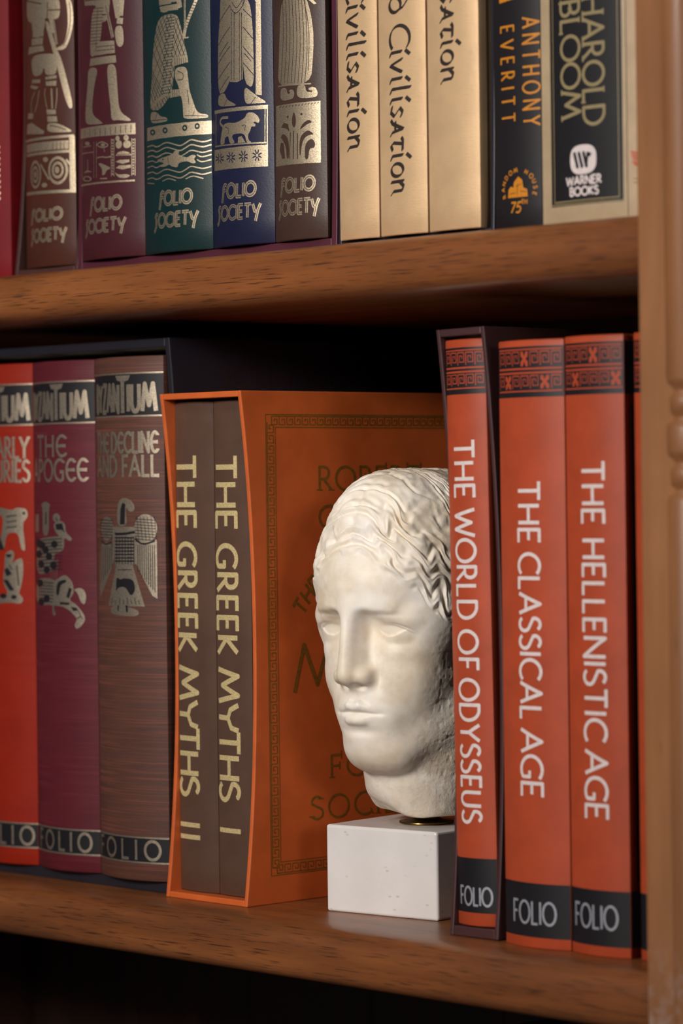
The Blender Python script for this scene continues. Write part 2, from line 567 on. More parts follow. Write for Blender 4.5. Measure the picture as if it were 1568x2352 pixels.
def lettering(sh, txt, s0, s1, b0, b1, w, vertical=False, gap=.17, serif=0.0, nib=None, inline=0.0, space=.45, slant=0.0):
    """fit txt between s0..s1 along the reading direction and b0..b1 from foot to cap;
    vertical = reads downwards with its caps towards +a"""
    adv, x = [], 0.0
    for ch in txt:
        if ch == ' ':
            x += space
            continue
        adv.append((ch, x))
        x += GL[ch][0] + gap
    tot = x - gap
    H = abs(b1 - b0)
    k = abs(s1 - s0) / tot

    def tr(p, x0):
        u, t = (x0 + p[0]) * k, p[1] * H
        u += slant * t
        return (b0 + t, s0 - u) if vertical else (s0 + u, b0 + t)
    for ch, x0 in adv:
        for st in GL[ch][1]:
            pts = [tr(p, x0) for p in st]
            if nib:
                sh.nib(pts, nib, w)
                continue
            sh.line(pts, w)
            if serif:
                for e, f in ((pts[0], pts[1]), (pts[-1], pts[-2])):
                    if np.hypot(pts[0][0] - pts[-1][0], pts[0][1] - pts[-1][1]) < 0.02:
                        continue
                    d = np.array([e[0] - f[0], e[1] - f[1]])
                    d = d / (np.hypot(*d) + 1e-9)
                    up_ = abs(d[0] if vertical else d[1]) > 0.6
                    n = (np.array([0, 1.]) if vertical else np.array([1., 0])) if up_ else np.array([-d[1], d[0]])
                    sh.line([tuple(np.array(e) - n * serif), tuple(np.array(e) + n * serif)], w * 0.55)
    if inline:
        for ch, x0 in adv:
            for st in GL[ch][1]:
                sh.line([tr(p, x0) for p in st], inline, 0, False)


# ------------------------------------------------------------------ the bookcase (one joined piece of furniture)
SH_LO, SH_UP = 0.0, 0.311
T_SH = 0.0258
X_L, X_R = -0.431, 0.281
Y_B = 0.200
PITCH = SH_UP - SH_LO
bookcase = thing('bookcase', 'honey oak bookcase with rounded shelf edges and an upright post at its right', 'bookcase', (0, 0, 0))


def shelf_board(ztop):
    prof = [(Y_B, ztop), (-0.0120, ztop)]
    yc, rz = -0.0125, T_SH / 2
    for i in range(1, 16):
        t = math.pi / 2 - math.pi * i / 16
        c, s = math.cos(t), math.sin(t)
        prof.append((yc - 0.0160 * (abs(c) ** 0.62), ztop - rz + rz * math.copysign(abs(s) ** (0.80 if s > 0 else 0.58), s)))
    prof += [(-0.0120, ztop - T_SH), (Y_B, ztop - T_SH)]
    bm = bmesh.new()
    xs = np.linspace(X_L, 0.2795, 40)
    rows = [[bm.verts.new((x, y, z)) for (y, z) in prof] for x in xs]
    n = len(prof)
    for a, b in zip(rows[:-1], rows[1:]):
        for i in range(n):
            bm.faces.new((a[i], a[(i + 1) % n], b[(i + 1) % n], b[i]))
    bm.faces.new(rows[0])
    bm.faces.new(rows[-1][::-1])
    o = finish('shelf_board', bm, MAT['oak_x'], bookcase)
    for p in o.data.polygons:
        p.use_smooth = abs(p.normal.x) < 0.5
    o.data.set_sharp_from_angle(angle=math.radians(40))
    return o


for k in (-1, 0, 1, 2):
    shelf_board(SH_LO + k * PITCH)
Z0, Z1 = SH_LO - PITCH - 0.06, SH_LO + 2 * PITCH + 0.02
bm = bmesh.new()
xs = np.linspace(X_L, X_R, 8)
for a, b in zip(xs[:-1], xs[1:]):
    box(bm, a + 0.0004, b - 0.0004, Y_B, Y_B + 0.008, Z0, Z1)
finish('back_panel', bm, MAT['oak_shaded'], bookcase, 0.0006)
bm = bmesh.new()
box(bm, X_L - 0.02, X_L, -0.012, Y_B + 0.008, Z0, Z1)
finish('side_panel', bm, MAT['oak_shaded'], bookcase, 0.001)
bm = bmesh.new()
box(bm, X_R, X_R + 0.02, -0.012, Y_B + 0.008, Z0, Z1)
finish('side_panel', bm, MAT['oak_shaded'], bookcase, 0.001)
# the upright face post, its turned bead and a matching post at the far left
for x0, x1 in ((0.2797, 0.3200), (X_L - 0.032, X_L + 0.006)):
    bm = bmesh.new()
    box(bm, x0, x1, -0.0302, -0.012, Z0, Z1)
    finish('upright_post', bm, MAT['oak_z'], bookcase, 0.0022, 4)
bm = bmesh.new()
prof = []


RB = 0.0085
zlist = [(Z0, RB)]
for zc in (-0.28, -0.246, 0.2035, 0.2326, 0.56):
    zlist += [(zc - 0.0105, RB), (zc - 0.0085, RB * 0.93), (zc - 0.0070, RB * 0.62), (zc - 0.0050, RB * 0.62), (zc - 0.0040, RB * 0.80),
              (zc + 0.0010, RB * 0.84), (zc + 0.0030, RB * 0.78), (zc + 0.0040, RB * 0.60), (zc + 0.0058, RB * 0.62), (zc + 0.0080, RB * 0.93), (zc + 0.0100, RB)]
zlist.append((Z1, RB))
cx, cy = 0.3055, -0.0302
rows = []
for z, r in zlist:
    rows.append([bm.verts.new((cx + r * math.cos(math.pi + math.pi * i / 16), cy + r * math.sin(math.pi + math.pi * i / 16) * 0.9, z)) for i in range(17)])
for a, b in zip(rows[:-1], rows[1:]):
    for i in range(16):
        bm.faces.new((a[i], a[i + 1], b[i + 1], b[i]))
o = finish('turned_bead', bm, MAT['oak_z'], bookcase, 0, 2, True)


# ------------------------------------------------------------------ slipcases
def slipcase(name, label, x0, x1, h, depth, t, mat, loc_z, dip=0.007, tb=None, tilt=0.0, group=None, tt=None):
    """open-fronted case: two sides whose front edges are cut in a shallow curve, top, bottom and back"""
    tb = tb or t
    tt = tt or tb
    wd = x1 - x0
    n = 28
    bm = bmesh.new()

    def side(xa, xb):
        pts = []
        for i in range(n + 1):
            u = i / n
            pts.append((dip * (1 - abs(2 * u - 1) ** 2.2), u * h))
        ra = [bm.verts.new((xa, y, z)) for y, z in pts]
        rb = [bm.verts.new((xb, y, z)) for y, z in pts]
        ba = [bm.verts.new((xa, depth, z)) for y, z in pts]
        bb = [bm.verts.new((xb, depth, z)) for y, z in pts]
        for i in range(n):
            bm.faces.new((ra[i], ra[i + 1], rb[i + 1], rb[i]))
            bm.faces.new((ra[i], ba[i], ba[i + 1], ra[i + 1]))
            bm.faces.new((rb[i], rb[i + 1], bb[i + 1], bb[i]))
            bm.faces.new((ba[i], bb[i], bb[i + 1], ba[i + 1]))
        for i in (0, n):
            bm.faces.new((ra[i], rb[i], bb[i], ba[i]))
    side(0, t)
    side(wd - t, wd)
    box(bm, t, wd - t, 0.0003, depth, 0, tb)
    box(bm, t, wd - t, 0.0003, depth, h - tt, h)
    box(bm, t, wd - t, depth - t, depth, tb, h - tt)
    o = finish(name, bm, mat, None, 0.0005, 2)
    o.location = (x0, 0, loc_z)
    o['label'] = label
    o['category'] = 'slipcase'
    if group:
        o['group'] = group
    return o


# ------------------------------------------------------------------ spine figures, in millimetres from the middle of each spine and its foot
ART={
 'soldier':[
  ('P',1,0.00,"18.2,137.8 20.9,131.9 21.2,122.7 18.9,114.7 16.1,109.9 10.7,109.9 11.0,111.3 14.7,112.3 16.8,115.8 18.1,122.9 17.7,131.2 16.5,137.0"),
  ('L',0,0.46,"19.0,133.9 19.7,129.1 19.4,122.8 17.4,115.8 14.7,111.7"),
  ('P',1,0.00,"-15.4,142.3 13.0,138.8 13.4,125.7 5.7,126.3 4.3,127.4 -3.5,125.6 -16.0,127.5"),
  ('L',0,0.64,"5.1,131.0 13.5,130.4"),
  ('L',0,0.64,"-14.9,138.3 -0.0,134.9"),
  ('L',0,0.55,"4.8,135.3 4.3,126.7"),
  ('P',1,0.00,"-5.3,125.6 2.9,126.1 2.1,122.8 -6.3,123.1"),
  ('P',1,0.00,"-8.3,122.4 1.7,122.1 1.2,118.1 -8.9,118.6"),
  ('P',1,0.00,"-9.5,118.0 1.0,117.5 0.5,114.0 -10.1,114.6"),
  ('P',1,0.00,"-13.1,114.1 0.7,113.4 1.8,110.5 -14.5,110.5"),
  ('L',1,1.37,"8.7,125.7 10.7,113.0"),
  ('L',0,0.37,"8.7,125.7 10.7,113.0"),
  ('P',1,0.00,"-10.9,109.5 9.4,108.8 13.1,104.6 10.6,103.8 10.5,97.6 2.3,97.9 1.6,102.8 -0.8,98.2 -9.5,98.7"),
  ('L',0,0.73,"3.2,125.6 8.1,109.9 11.8,102.8"),
  ('P',1,0.00,"2.1,125.9 5.7,125.1 10.7,110.6 14.2,104.5 20.9,80.0 17.3,79.6 10.6,102.4 8.1,109.9"),
  ('P',1,0.00,"2.3,97.1 10.5,97.3 10.4,95.7 2.6,95.7"),
  ('P',1,0.00,"2.6,94.8 10.4,94.5 10.1,91.9 2.9,92.6"),
  ('P',1,0.00,"-9.6,97.0 -1.7,96.3 -2.1,94.5 -10.7,95.4"),
  ('P',1,0.00,"-11.3,94.5 -3.4,92.7 -6.2,91.5 -12.0,93.1"),
  ('L',1,0.46,"2.3,91.6 1.3,88.3 3.4,80.8"),
  ('L',1,0.55,"10.5,90.8 10.6,86.5 9.5,80.3"),
  ('L',1,1.10,"6.8,90.9 7.2,80.5"),
  ('L',1,0.64,"-7.2,90.6 -11.6,85.8 -11.2,80.4"),
  ('L',1,0.64,"-3.0,90.7 -4.5,85.0 -7.5,80.0"),
  ('P',1,0.00,"2.7,80.4 9.5,79.8 9.8,77.5 3.4,77.7"),
  ('P',1,0.00,"3.4,76.9 10.1,76.4 10.7,73.5 3.7,74.0"),
  ('P',1,0.00,"3.3,73.4 10.0,73.0 16.0,70.4 19.7,68.3 18.3,67.7 3.2,68.5"),
  ('L',0,0.46,"5.4,72.0 11.3,70.8 16.0,69.0"),
  ('P',1,0.00,"-17.4,74.7 -10.8,75.0 1.0,69.5 0.1,68.1 -18.4,69.7"),
  ('P',1,0.00,"-15.7,80.4 -9.0,79.7 -9.6,76.8 -16.5,77.6"),
  ('L',1,1.37,"-20.4,66.2 20.7,65.7"),
  ('P',1,0.00,"-18.7,64.4 17.4,63.6 17.3,59.3 -18.9,60.1"),
  ('L',0,0.37,"7.3,63.1 7.2,59.3"),
  ('L',0,0.37,"9.9,63.2 9.8,59.3"),
  ('L',0,0.37,"12.4,63.2 12.3,59.1"),
  ('L',0,0.37,"14.8,63.3 14.7,59.2"),
  ('L',1,1.37,"-18.9,58.7 20.6,58.0"),
  ('P',1,0.00,"17.8,65.8 21.1,65.8 21.4,36.7 17.9,36.9"),
  ('L',1,1.64,"-19.9,38.9 21.1,37.6"),
  ('E',1,0.00,"10.3,48.7 17.0,48.3 10.1,41.5"),
  ('E',0,0.00,"10.3,48.7 15.5,48.3 10.2,43.0"),
  ('E',1,0.00,"10.3,48.9 14.3,48.7 10.2,44.5"),
  ('E',0,0.00,"10.3,48.9 12.9,48.8 10.2,46.0"),
  ('E',1,0.00,"9.9,48.9 11.5,48.8 9.9,47.2"),
  ('E',1,0.00,"-7.8,48.0 -2.2,47.5 -8.0,40.7"),
  ('E',0,0.00,"-7.8,48.0 -3.5,47.6 -8.0,42.2"),
  ('E',1,0.00,"-7.8,48.0 -4.6,47.7 -7.9,43.6"),
  ('E',0,0.00,"-7.8,48.0 -5.7,47.8 -7.9,45.1"),
  ('E',1,0.00,"-7.8,48.0 -6.6,47.9 -7.9,46.3"),
  ('L',1,1.19,"15.8,53.9 18.3,51.3"),
  ('L',1,1.19,"-2.6,52.8 4.2,44.5"),
  ('E',1,0.00,"1.6,54.9 3.6,54.7 1.6,53.6"),
  ('E',1,0.00,"0.4,41.9 2.7,41.8 0.4,40.7")],
 'egypt':[
  ('P',1,0.00,"-18.4,134.4 6.0,131.2 5.9,126.5 0.7,126.4 -16.7,128.3"),
  ('L',0,0.55,"-16.6,130.8 5.7,129.1"),
  ('P',1,0.00,"-8.8,126.2 0.8,126.0 -1.4,108.0 -7.2,101.6 -10.9,102.0 -11.3,108.2"),
  ('L',0,0.32,"-10.3,125.9 1.0,125.0"),
  ('L',0,0.32,"-10.3,124.3 1.0,123.4"),
  ('L',0,0.32,"-10.4,122.7 0.9,121.8"),
  ('L',0,0.32,"-10.4,121.1 0.9,120.2"),
  ('L',0,0.32,"-10.5,119.4 0.9,118.6"),
  ('L',0,0.32,"-10.5,117.8 0.8,117.0"),
  ('L',0,0.32,"-10.5,116.2 0.8,115.4"),
  ('L',0,0.32,"-10.6,114.6 0.8,113.8"),
  ('L',0,0.32,"-10.6,113.0 0.7,112.2"),
  ('L',0,0.32,"-10.7,111.4 0.7,110.6"),
  ('L',0,0.32,"-10.7,109.8 0.7,109.0"),
  ('L',0,0.32,"-10.8,108.2 0.6,107.4"),
  ('L',0,0.32,"-3.6,125.7 -5.8,103.3"),
  ('L',1,1.92,"2.8,125.8 7.6,109.4"),
  ('L',0,0.41,"2.8,125.8 7.6,109.4"),
  ('P',1,0.00,"-3.2,108.6 8.6,107.9 9.0,101.7 -7.2,101.9"),
  ('L',0,0.37,"-5.3,106.1 8.5,105.5"),
  ('L',0,0.37,"-5.4,104.2 8.5,103.6"),
  ('P',1,0.00,"-11.0,101.0 9.4,100.5 9.8,96.9 -12.1,97.3"),
  ('P',1,0.00,"10.2,130.7 15.8,130.1 14.4,119.6 10.7,120.1"),
  ('P',1,0.00,"10.7,119.1 14.6,118.5 14.2,115.5 10.3,116.1"),
  ('P',1,0.00,"10.3,115.1 14.2,114.7 14.8,107.7 14.1,105.0 12.2,104.2 10.1,105.7 8.8,112.5"),
  ('P',1,0.00,"-13.7,96.7 -3.7,95.7 -7.5,87.4 -10.1,76.8 -9.3,72.5 -0.6,67.8 -1.3,67.2 -17.5,68.3 -18.2,74.4 -14.5,88.2"),
  ('P',1,0.00,"3.0,96.7 9.4,96.0 10.2,85.6 11.2,72.4 18.7,67.8 17.5,67.0 11.0,68.2 5.9,68.1 5.6,74.3 4.1,83.8"),
  ('P',1,0.00,"-27.0,67.2 21.1,66.0 21.1,60.4 -27.3,62.2"),
  ('L',0,0.41,"-18.9,65.9 -19.0,62.6"),
  ('L',0,0.41,"-12.6,65.6 -12.7,62.2"),
  ('L',0,0.41,"-7.4,65.3 -7.4,61.9"),
  ('L',0,0.41,"-2.8,65.2 -2.9,61.7"),
  ('L',0,0.41,"1.3,65.1 1.3,61.6"),
  ('L',0,0.41,"5.1,65.1 5.1,61.5"),
  ('L',0,0.41,"8.7,65.1 8.6,61.5"),
  ('L',0,0.41,"12.1,65.1 12.0,61.4"),
  ('L',0,0.41,"15.3,65.2 15.2,61.5"),
  ('L',0,0.41,"18.4,65.3 18.3,61.5"),
  ('L',1,0.37,"5.6,59.2 5.3,40.4"),
  ('L',1,0.37,"7.6,59.1 7.2,40.3"),
  ('L',1,0.37,"18.8,58.5 18.5,40.0"),
  ('L',1,0.37,"20.7,58.4 20.5,39.9"),
  ('E',1,0.00,"6.6,58.5 7.1,58.4 6.5,58.0"),
  ('E',1,0.00,"6.5,57.0 7.1,57.0 6.5,56.6"),
  ('E',1,0.00,"6.5,55.6 7.0,55.6 6.5,55.2"),
  ('E',1,0.00,"6.5,54.2 7.0,54.2 6.5,53.8"),
  ('E',1,0.00,"6.4,52.8 7.0,52.8 6.4,52.4"),
  ('E',1,0.00,"6.4,51.4 7.0,51.4 6.4,50.9"),
  ('E',1,0.00,"6.4,50.0 6.9,50.0 6.4,49.5"),
  ('E',1,0.00,"6.4,48.6 6.9,48.6 6.4,48.1"),
  ('E',1,0.00,"6.3,47.2 6.9,47.1 6.3,46.7"),
  ('E',1,0.00,"6.3,45.8 6.8,45.7 6.3,45.3"),
  ('E',1,0.00,"6.3,44.4 6.8,44.3 6.3,43.9"),
  ('E',1,0.00,"6.3,43.0 6.8,42.9 6.3,42.5"),
  ('E',1,0.00,"6.2,41.6 6.8,41.5 6.2,41.1"),
  ('E',1,0.00,"19.7,57.7 20.1,57.7 19.7,57.3"),
  ('E',1,0.00,"19.7,56.3 20.1,56.3 19.7,55.9"),
  ('E',1,0.00,"19.7,54.9 20.1,54.9 19.6,54.5"),
  ('E',1,0.00,"19.6,53.5 20.1,53.5 19.6,53.0"),
  ('E',1,0.00,"19.6,52.1 20.1,52.1 19.6,51.6"),
  ('E',1,0.00,"19.6,50.7 20.0,50.7 19.6,50.2"),
  ('E',1,0.00,"19.6,49.3 20.0,49.3 19.6,48.8"),
  ('E',1,0.00,"19.5,47.9 20.0,47.9 19.5,47.4"),
  ('E',1,0.00,"19.5,46.5 20.0,46.5 19.5,46.0"),
  ('E',1,0.00,"19.5,45.1 19.9,45.1 19.5,44.6"),
  ('E',1,0.00,"19.5,43.7 19.9,43.7 19.5,43.2"),
  ('E',1,0.00,"19.5,42.3 19.9,42.3 19.5,41.8"),
  ('E',1,0.00,"19.4,40.9 19.9,40.9 19.4,40.4"),
  ('L',1,0.37,"-8.7,59.1 -9.2,40.9"),
  ('L',1,0.37,"-6.3,58.9 -6.7,40.7"),
  ('L',1,0.37,"-24.0,60.2 -24.9,41.9"),
  ('E',1,0.00,"9.9,59.1 11.3,59.0 9.9,57.8"),
  ('E',1,0.00,"10.7,56.0 12.8,55.9 10.6,54.0"),
  ('E',1,0.00,"15.4,59.0 17.0,58.8 15.3,57.6"),
  ('E',1,0.00,"15.9,55.7 18.3,55.6 15.8,53.8"),
  ('P',1,0.00,"8.5,50.5 10.1,52.2 13.8,52.6 17.0,51.7 18.5,50.1"),
  ('L',0,0.32,"9.5,50.9 17.5,50.8"),
  ('P',1,0.00,"8.4,47.5 10.7,48.3 17.2,48.1 17.2,46.9 13.1,46.2"),
  ('P',1,0.00,"8.4,44.4 10.6,45.5 18.0,45.4 18.0,44.0 13.0,43.4"),
  ('P',1,0.00,"7.4,42.6 10.5,40.9 14.8,41.1 18.1,40.1 14.7,38.9 9.9,39.6"),
  ('L',1,0.55,"-6.5,57.3 -1.5,58.7 4.3,56.1 -1.2,55.1 -6.5,57.3"),
  ('E',1,0.00,"-0.8,56.7 0.9,56.6 -0.8,55.8"),
  ('L',1,0.46,"-0.1,54.8 0.6,53.1"),
  ('L',1,0.64,"-5.8,50.7 -1.7,50.9 2.0,50.2 5.5,50.5"),
  ('P',1,0.00,"-5.0,47.7 -2.5,47.9 5.8,44.6 1.9,43.9 0.6,41.8 -1.9,41.4 -1.4,44.7"),
  ('L',1,0.64,"-3.5,40.1 2.2,39.8"),
  ('L',1,0.46,"-21.4,57.6 -11.7,57.3"),
  ('E',1,0.00,"-16.0,58.9 -13.1,58.6 -16.0,57.9"),
  ('L',1,0.46,"-23.6,54.5 -9.1,53.9"),
  ('L',1,0.73,"-15.7,50.8 -15.9,45.6"),
  ('P',1,0.00,"-21.9,44.6 -15.9,45.5 -10.7,44.1"),
  ('E',1,0.00,"-17.0,41.2 -11.4,40.7 -17.0,39.8"),
  ('E',0,0.00,"-17.0,41.2 -13.1,40.8 -17.0,40.3"),
  ('L',1,0.91,"-27.0,38.6 20.3,37.5")],
 'green':[
  ('P',1,0.00,"-7.6,115.5 6.4,116.0 9.2,108.8 12.9,94.6 13.1,91.2 4.7,90.5 4.4,89.0 3.3,81.3 0.6,75.1 -7.5,69.7 -16.8,70.8 -17.3,74.8 -15.1,85.5 -12.7,102.7"),
  ('L',0,0.39,"-42.5,122.8 -19.9,70.8"),
  ('L',0,0.39,"-42.6,122.8 -15.1,70.2"),
  ('L',0,0.39,"-42.7,122.8 -11.0,69.8"),
  ('L',0,0.39,"-42.8,122.8 -7.4,69.4"),
  ('L',0,0.39,"-42.9,122.8 -4.0,69.0"),
  ('L',0,0.39,"-42.9,122.8 -0.9,68.7"),
  ('L',0,0.39,"-43.0,122.8 2.0,68.5"),
  ('L',0,0.39,"-43.1,122.8 4.8,68.2"),
  ('L',0,0.39,"-27.6,120.5 7.5,68.0"),
  ('L',0,0.39,"-21.1,119.5 10.0,67.7"),
  ('L',0,0.39,"-16.1,118.8 12.5,67.5"),
  ('L',0,0.39,"-11.9,118.2 14.8,67.4"),
  ('L',0,0.39,"-8.1,117.7 17.1,67.2"),
  ('L',0,0.39,"-4.7,117.3 19.4,67.0"),
  ('L',0,0.39,"-1.5,116.9 21.6,66.9"),
  ('L',0,0.39,"1.4,116.6 23.7,66.7"),
  ('L',0,0.39,"4.2,116.2 25.8,66.6"),
  ('L',0,0.39,"6.9,115.9 27.9,66.5"),
  ('L',0,0.39,"9.5,115.7 30.0,66.4"),
  ('L',0,0.39,"11.9,115.4 32.0,66.3"),
  ('L',0,0.39,"14.3,115.2 34.0,66.2"),
  ('L',0,0.39,"16.7,115.0 35.9,66.1"),
  ('L',0,0.39,"18.9,114.8 37.9,66.0"),
  ('L',0,0.39,"21.1,114.6 39.8,65.9"),
  ('L',0,0.39,"23.3,114.4 41.7,65.9"),
  ('L',0,0.39,"25.4,114.3 43.6,65.8"),
  ('L',0,0.39,"27.5,114.1 45.5,65.8"),
  ('L',0,0.39,"29.5,114.0 47.4,65.7"),
  ('L',0,0.39,"31.5,113.9 49.3,65.7"),
  ('L',0,0.39,"33.5,113.7 51.2,65.7"),
  ('L',0,0.30,"-42.5,122.8 -41.8,73.5"),
  ('L',0,0.30,"-42.6,122.8 -41.9,73.5"),
  ('L',0,0.30,"-42.7,122.8 -41.9,73.5"),
  ('L',0,0.30,"-42.8,122.8 -42.0,73.5"),
  ('L',0,0.30,"-42.9,122.8 -42.1,73.5"),
  ('L',0,0.30,"-42.9,122.8 -42.2,73.5"),
  ('L',0,0.30,"-43.0,122.8 -42.2,73.5"),
  ('L',0,0.30,"-43.1,122.8 -42.3,73.5"),
  ('L',0,0.30,"-27.6,120.5 -42.4,73.5"),
  ('L',0,0.30,"-21.1,119.5 -42.5,73.5"),
  ('L',0,0.30,"-16.1,118.8 -42.6,73.5"),
  ('L',0,0.30,"-11.9,118.2 -42.6,73.5"),
  ('L',0,0.30,"-8.1,117.7 -42.7,73.5"),
  ('L',0,0.30,"-4.7,117.3 -42.8,73.5"),
  ('L',0,0.30,"-1.5,116.9 -42.9,73.5"),
  ('L',0,0.30,"1.4,116.6 -42.9,73.5"),
  ('L',0,0.30,"4.2,116.2 -43.0,73.5"),
  ('L',0,0.30,"6.9,115.9 -37.9,72.9"),
  ('L',0,0.30,"9.5,115.7 -26.7,71.5"),
  ('L',0,0.30,"11.9,115.4 -20.4,70.8"),
  ('L',0,0.30,"14.3,115.2 -15.5,70.3"),
  ('L',0,0.30,"16.7,115.0 -11.4,69.8"),
  ('L',0,0.30,"18.9,114.8 -7.7,69.4"),
  ('L',0,0.30,"21.1,114.6 -4.3,69.1"),
  ('L',0,0.30,"23.3,114.4 -1.2,68.8"),
  ('L',0,0.30,"25.4,114.3 1.8,68.5"),
  ('L',0,0.30,"27.5,114.1 4.6,68.2"),
  ('L',0,0.30,"29.5,114.0 7.2,68.0"),
  ('L',0,0.30,"31.5,113.9 9.8,67.8"),
  ('L',0,0.30,"33.5,113.7 12.2,67.6"),
  ('L',1,1.98,"4.6,114.9 1.8,100.9"),
  ('L',1,1.98,"1.8,100.9 0.5,88.1"),
  ('L',1,1.98,"0.5,88.1 -2.4,77.1"),
  ('L',1,1.98,"-2.4,77.1 -15.5,72.4"),
  ('L',0,0.34,"-1.3,113.9 5.2,114.0"),
  ('L',0,0.34,"-1.5,112.4 5.0,112.5"),
  ('L',0,0.34,"-1.7,111.0 4.9,111.1"),
  ('L',0,0.34,"-1.8,109.5 4.7,109.6"),
  ('L',0,0.34,"-2.0,108.0 4.6,108.2"),
  ('L',0,0.34,"-2.2,106.6 4.4,106.7"),
  ('L',0,0.34,"-2.4,105.1 4.3,105.3"),
  ('L',0,0.34,"-2.5,103.7 4.1,103.8"),
  ('L',0,0.34,"-2.7,102.2 4.0,102.3"),
  ('L',0,0.34,"-2.9,100.8 3.8,100.9"),
  ('L',0,0.34,"-3.1,99.3 3.6,99.4"),
  ('L',0,0.34,"-3.3,97.9 3.5,98.0"),
  ('L',0,0.34,"-3.4,96.4 3.3,96.5"),
  ('L',0,0.34,"-3.6,95.0 3.2,95.1"),
  ('L',0,0.34,"-3.8,93.5 3.0,93.6"),
  ('L',0,0.34,"-4.0,92.0 2.9,92.2"),
  ('L',0,0.34,"-4.2,90.6 2.7,90.7"),
  ('L',0,0.34,"-4.3,89.1 2.5,89.3"),
  ('L',0,0.34,"-4.5,87.7 2.4,87.8"),
  ('L',0,0.34,"-4.7,86.2 2.2,86.4"),
  ('L',0,0.34,"-4.9,84.8 2.1,84.9"),
  ('L',0,0.34,"-5.1,83.3 1.9,83.4"),
  ('L',0,0.34,"-5.3,81.9 1.7,82.0"),
  ('L',0,0.34,"-5.5,80.4 1.6,80.5"),
  ('L',0,0.34,"-5.6,78.9 1.4,79.1"),
  ('L',0,0.34,"-5.8,77.5 1.2,77.6"),
  ('P',1,0.00,"-5.8,126.1 7.2,124.6 7.1,121.2 -5.5,121.8"),
  ('P',1,0.00,"-5.9,120.2 7.1,120.2 7.5,117.2 -5.6,117.6"),
  ('P',1,0.00,"2.9,94.3 12.9,94.6 13.4,91.2 3.8,90.1"),
  ('L',0,0.30,"4.8,94.1 4.9,90.5"),
  ('L',0,0.30,"6.3,94.0 6.3,90.3"),
  ('L',0,0.30,"7.7,93.8 7.7,90.2"),
  ('L',0,0.30,"9.1,93.7 9.1,90.0"),
  ('L',0,0.30,"10.5,93.6 10.5,89.9"),
  ('L',0,0.30,"11.8,93.5 11.8,89.8"),
  ('L',1,1.89,"19.9,123.3 12.1,108.9 10.8,103.0"),
  ('L',0,0.30,"17.3,121.4 21.4,120.4"),
  ('L',0,0.30,"16.6,120.1 20.7,119.0"),
  ('L',0,0.30,"15.9,118.7 20.0,117.7"),
  ('L',0,0.30,"15.2,117.4 19.3,116.4"),
  ('L',0,0.30,"14.5,116.1 18.7,115.1"),
  ('L',0,0.30,"13.8,114.8 18.0,113.8"),
  ('L',0,0.30,"13.1,113.5 17.3,112.5"),
  ('L',0,0.30,"12.3,112.2 16.6,111.1"),
  ('L',0,0.30,"11.6,110.9 15.9,109.8"),
  ('L',0,0.30,"10.8,109.6 15.2,108.5"),
  ('L',0,0.30,"10.1,108.3 14.5,107.2"),
  ('L',1,1.03,"11.8,124.1 11.6,107.3"),
  ('L',0,0.26,"11.8,124.1 11.6,107.3"),
  ('L',1,0.69,"10.3,103.1 13.9,103.2"),
  ('P',1,0.00,"4.7,89.2 12.3,89.4 13.3,83.4 13.7,78.2 15.8,72.4 18.3,66.2 24.7,64.9 24.3,63.3 10.2,63.8 9.9,66.0 9.6,72.1 6.7,81.0 4.5,84.2"),
  ('L',0,0.39,"6.5,87.5 10.5,85.8 9.9,82.8 6.4,83.2"),
  ('L',0,0.39,"12.6,77.9 13.6,70.5"),
  ('L',0,0.34,"10.8,65.5 24.7,64.2"),
  ('L',0,0.34,"16.7,67.2 15.6,64.7"),
  ('P',1,0.00,"-16.8,70.0 -10.0,69.2 -6.8,66.6 -1.6,65.8 -0.9,63.5 -17.0,64.0"),
  ('L',0,0.34,"-10.0,68.8 -11.9,65.5"),
  ('L',0,0.34,"-16.7,65.6 -1.7,64.7"),
  ('P',1,0.00,"1.7,78.8 8.1,78.6 8.8,75.2 0.9,75.0"),
  ('L',0,0.30,"3.0,78.7 2.9,74.9"),
  ('L',0,0.30,"4.5,78.6 4.4,74.7"),
  ('L',0,0.30,"5.9,78.5 5.9,74.6"),
  ('L',0,0.30,"7.4,78.3 7.3,74.5"),
  ('P',1,0.00,"-21.5,62.5 26.4,62.0 26.3,55.6 -21.7,56.0"),
  ('E',0,0.00,"-14.9,59.7 -12.0,59.4 -14.9,58.2"),
  ('E',0,0.00,"-3.2,59.5 -1.1,59.3 -3.2,58.0"),
  ('E',0,0.00,"10.7,59.5 12.3,59.4 10.6,58.0"),
  ('E',0,0.00,"18.2,59.8 19.7,59.7 18.1,58.3"),
  ('E',1,0.00,"-14.9,59.7 -13.6,59.6 -14.9,59.1"),
  ('E',1,0.00,"-3.2,59.5 -2.3,59.4 -3.2,58.9"),
  ('E',1,0.00,"10.7,59.5 11.4,59.4 10.7,58.9"),
  ('E',1,0.00,"18.2,59.8 18.8,59.8 18.2,59.2"),
  ('L',1,0.69,"-21.6,53.2 -15.0,53.5 -10.4,51.8 -2.6,53.8 2.8,52.4 7.6,50.9 11.1,52.1 14.4,53.7 18.1,52.7 21.6,51.8 26.0,52.8"),
  ('L',1,0.69,"-21.7,50.8 -15.1,51.1 -10.5,49.4 -2.6,51.4 2.7,50.0 7.6,48.5 11.1,49.8 14.4,51.3 18.0,50.3 21.5,49.5 26.0,50.4"),
  ('L',1,0.60,"-21.8,48.1 -15.2,48.4 -10.6,46.6 -2.7,48.7 2.7,47.3 7.5,45.8 11.0,47.0 14.3,48.6 18.0,47.6 21.5,46.8 26.0,47.7"),
  ('L',1,0.60,"-22.1,40.1 -15.4,40.5 -10.8,38.7 -2.9,40.8 2.5,39.4 7.4,38.0 10.9,39.2 14.2,40.8 17.9,39.8 21.4,39.0 25.8,39.9"),
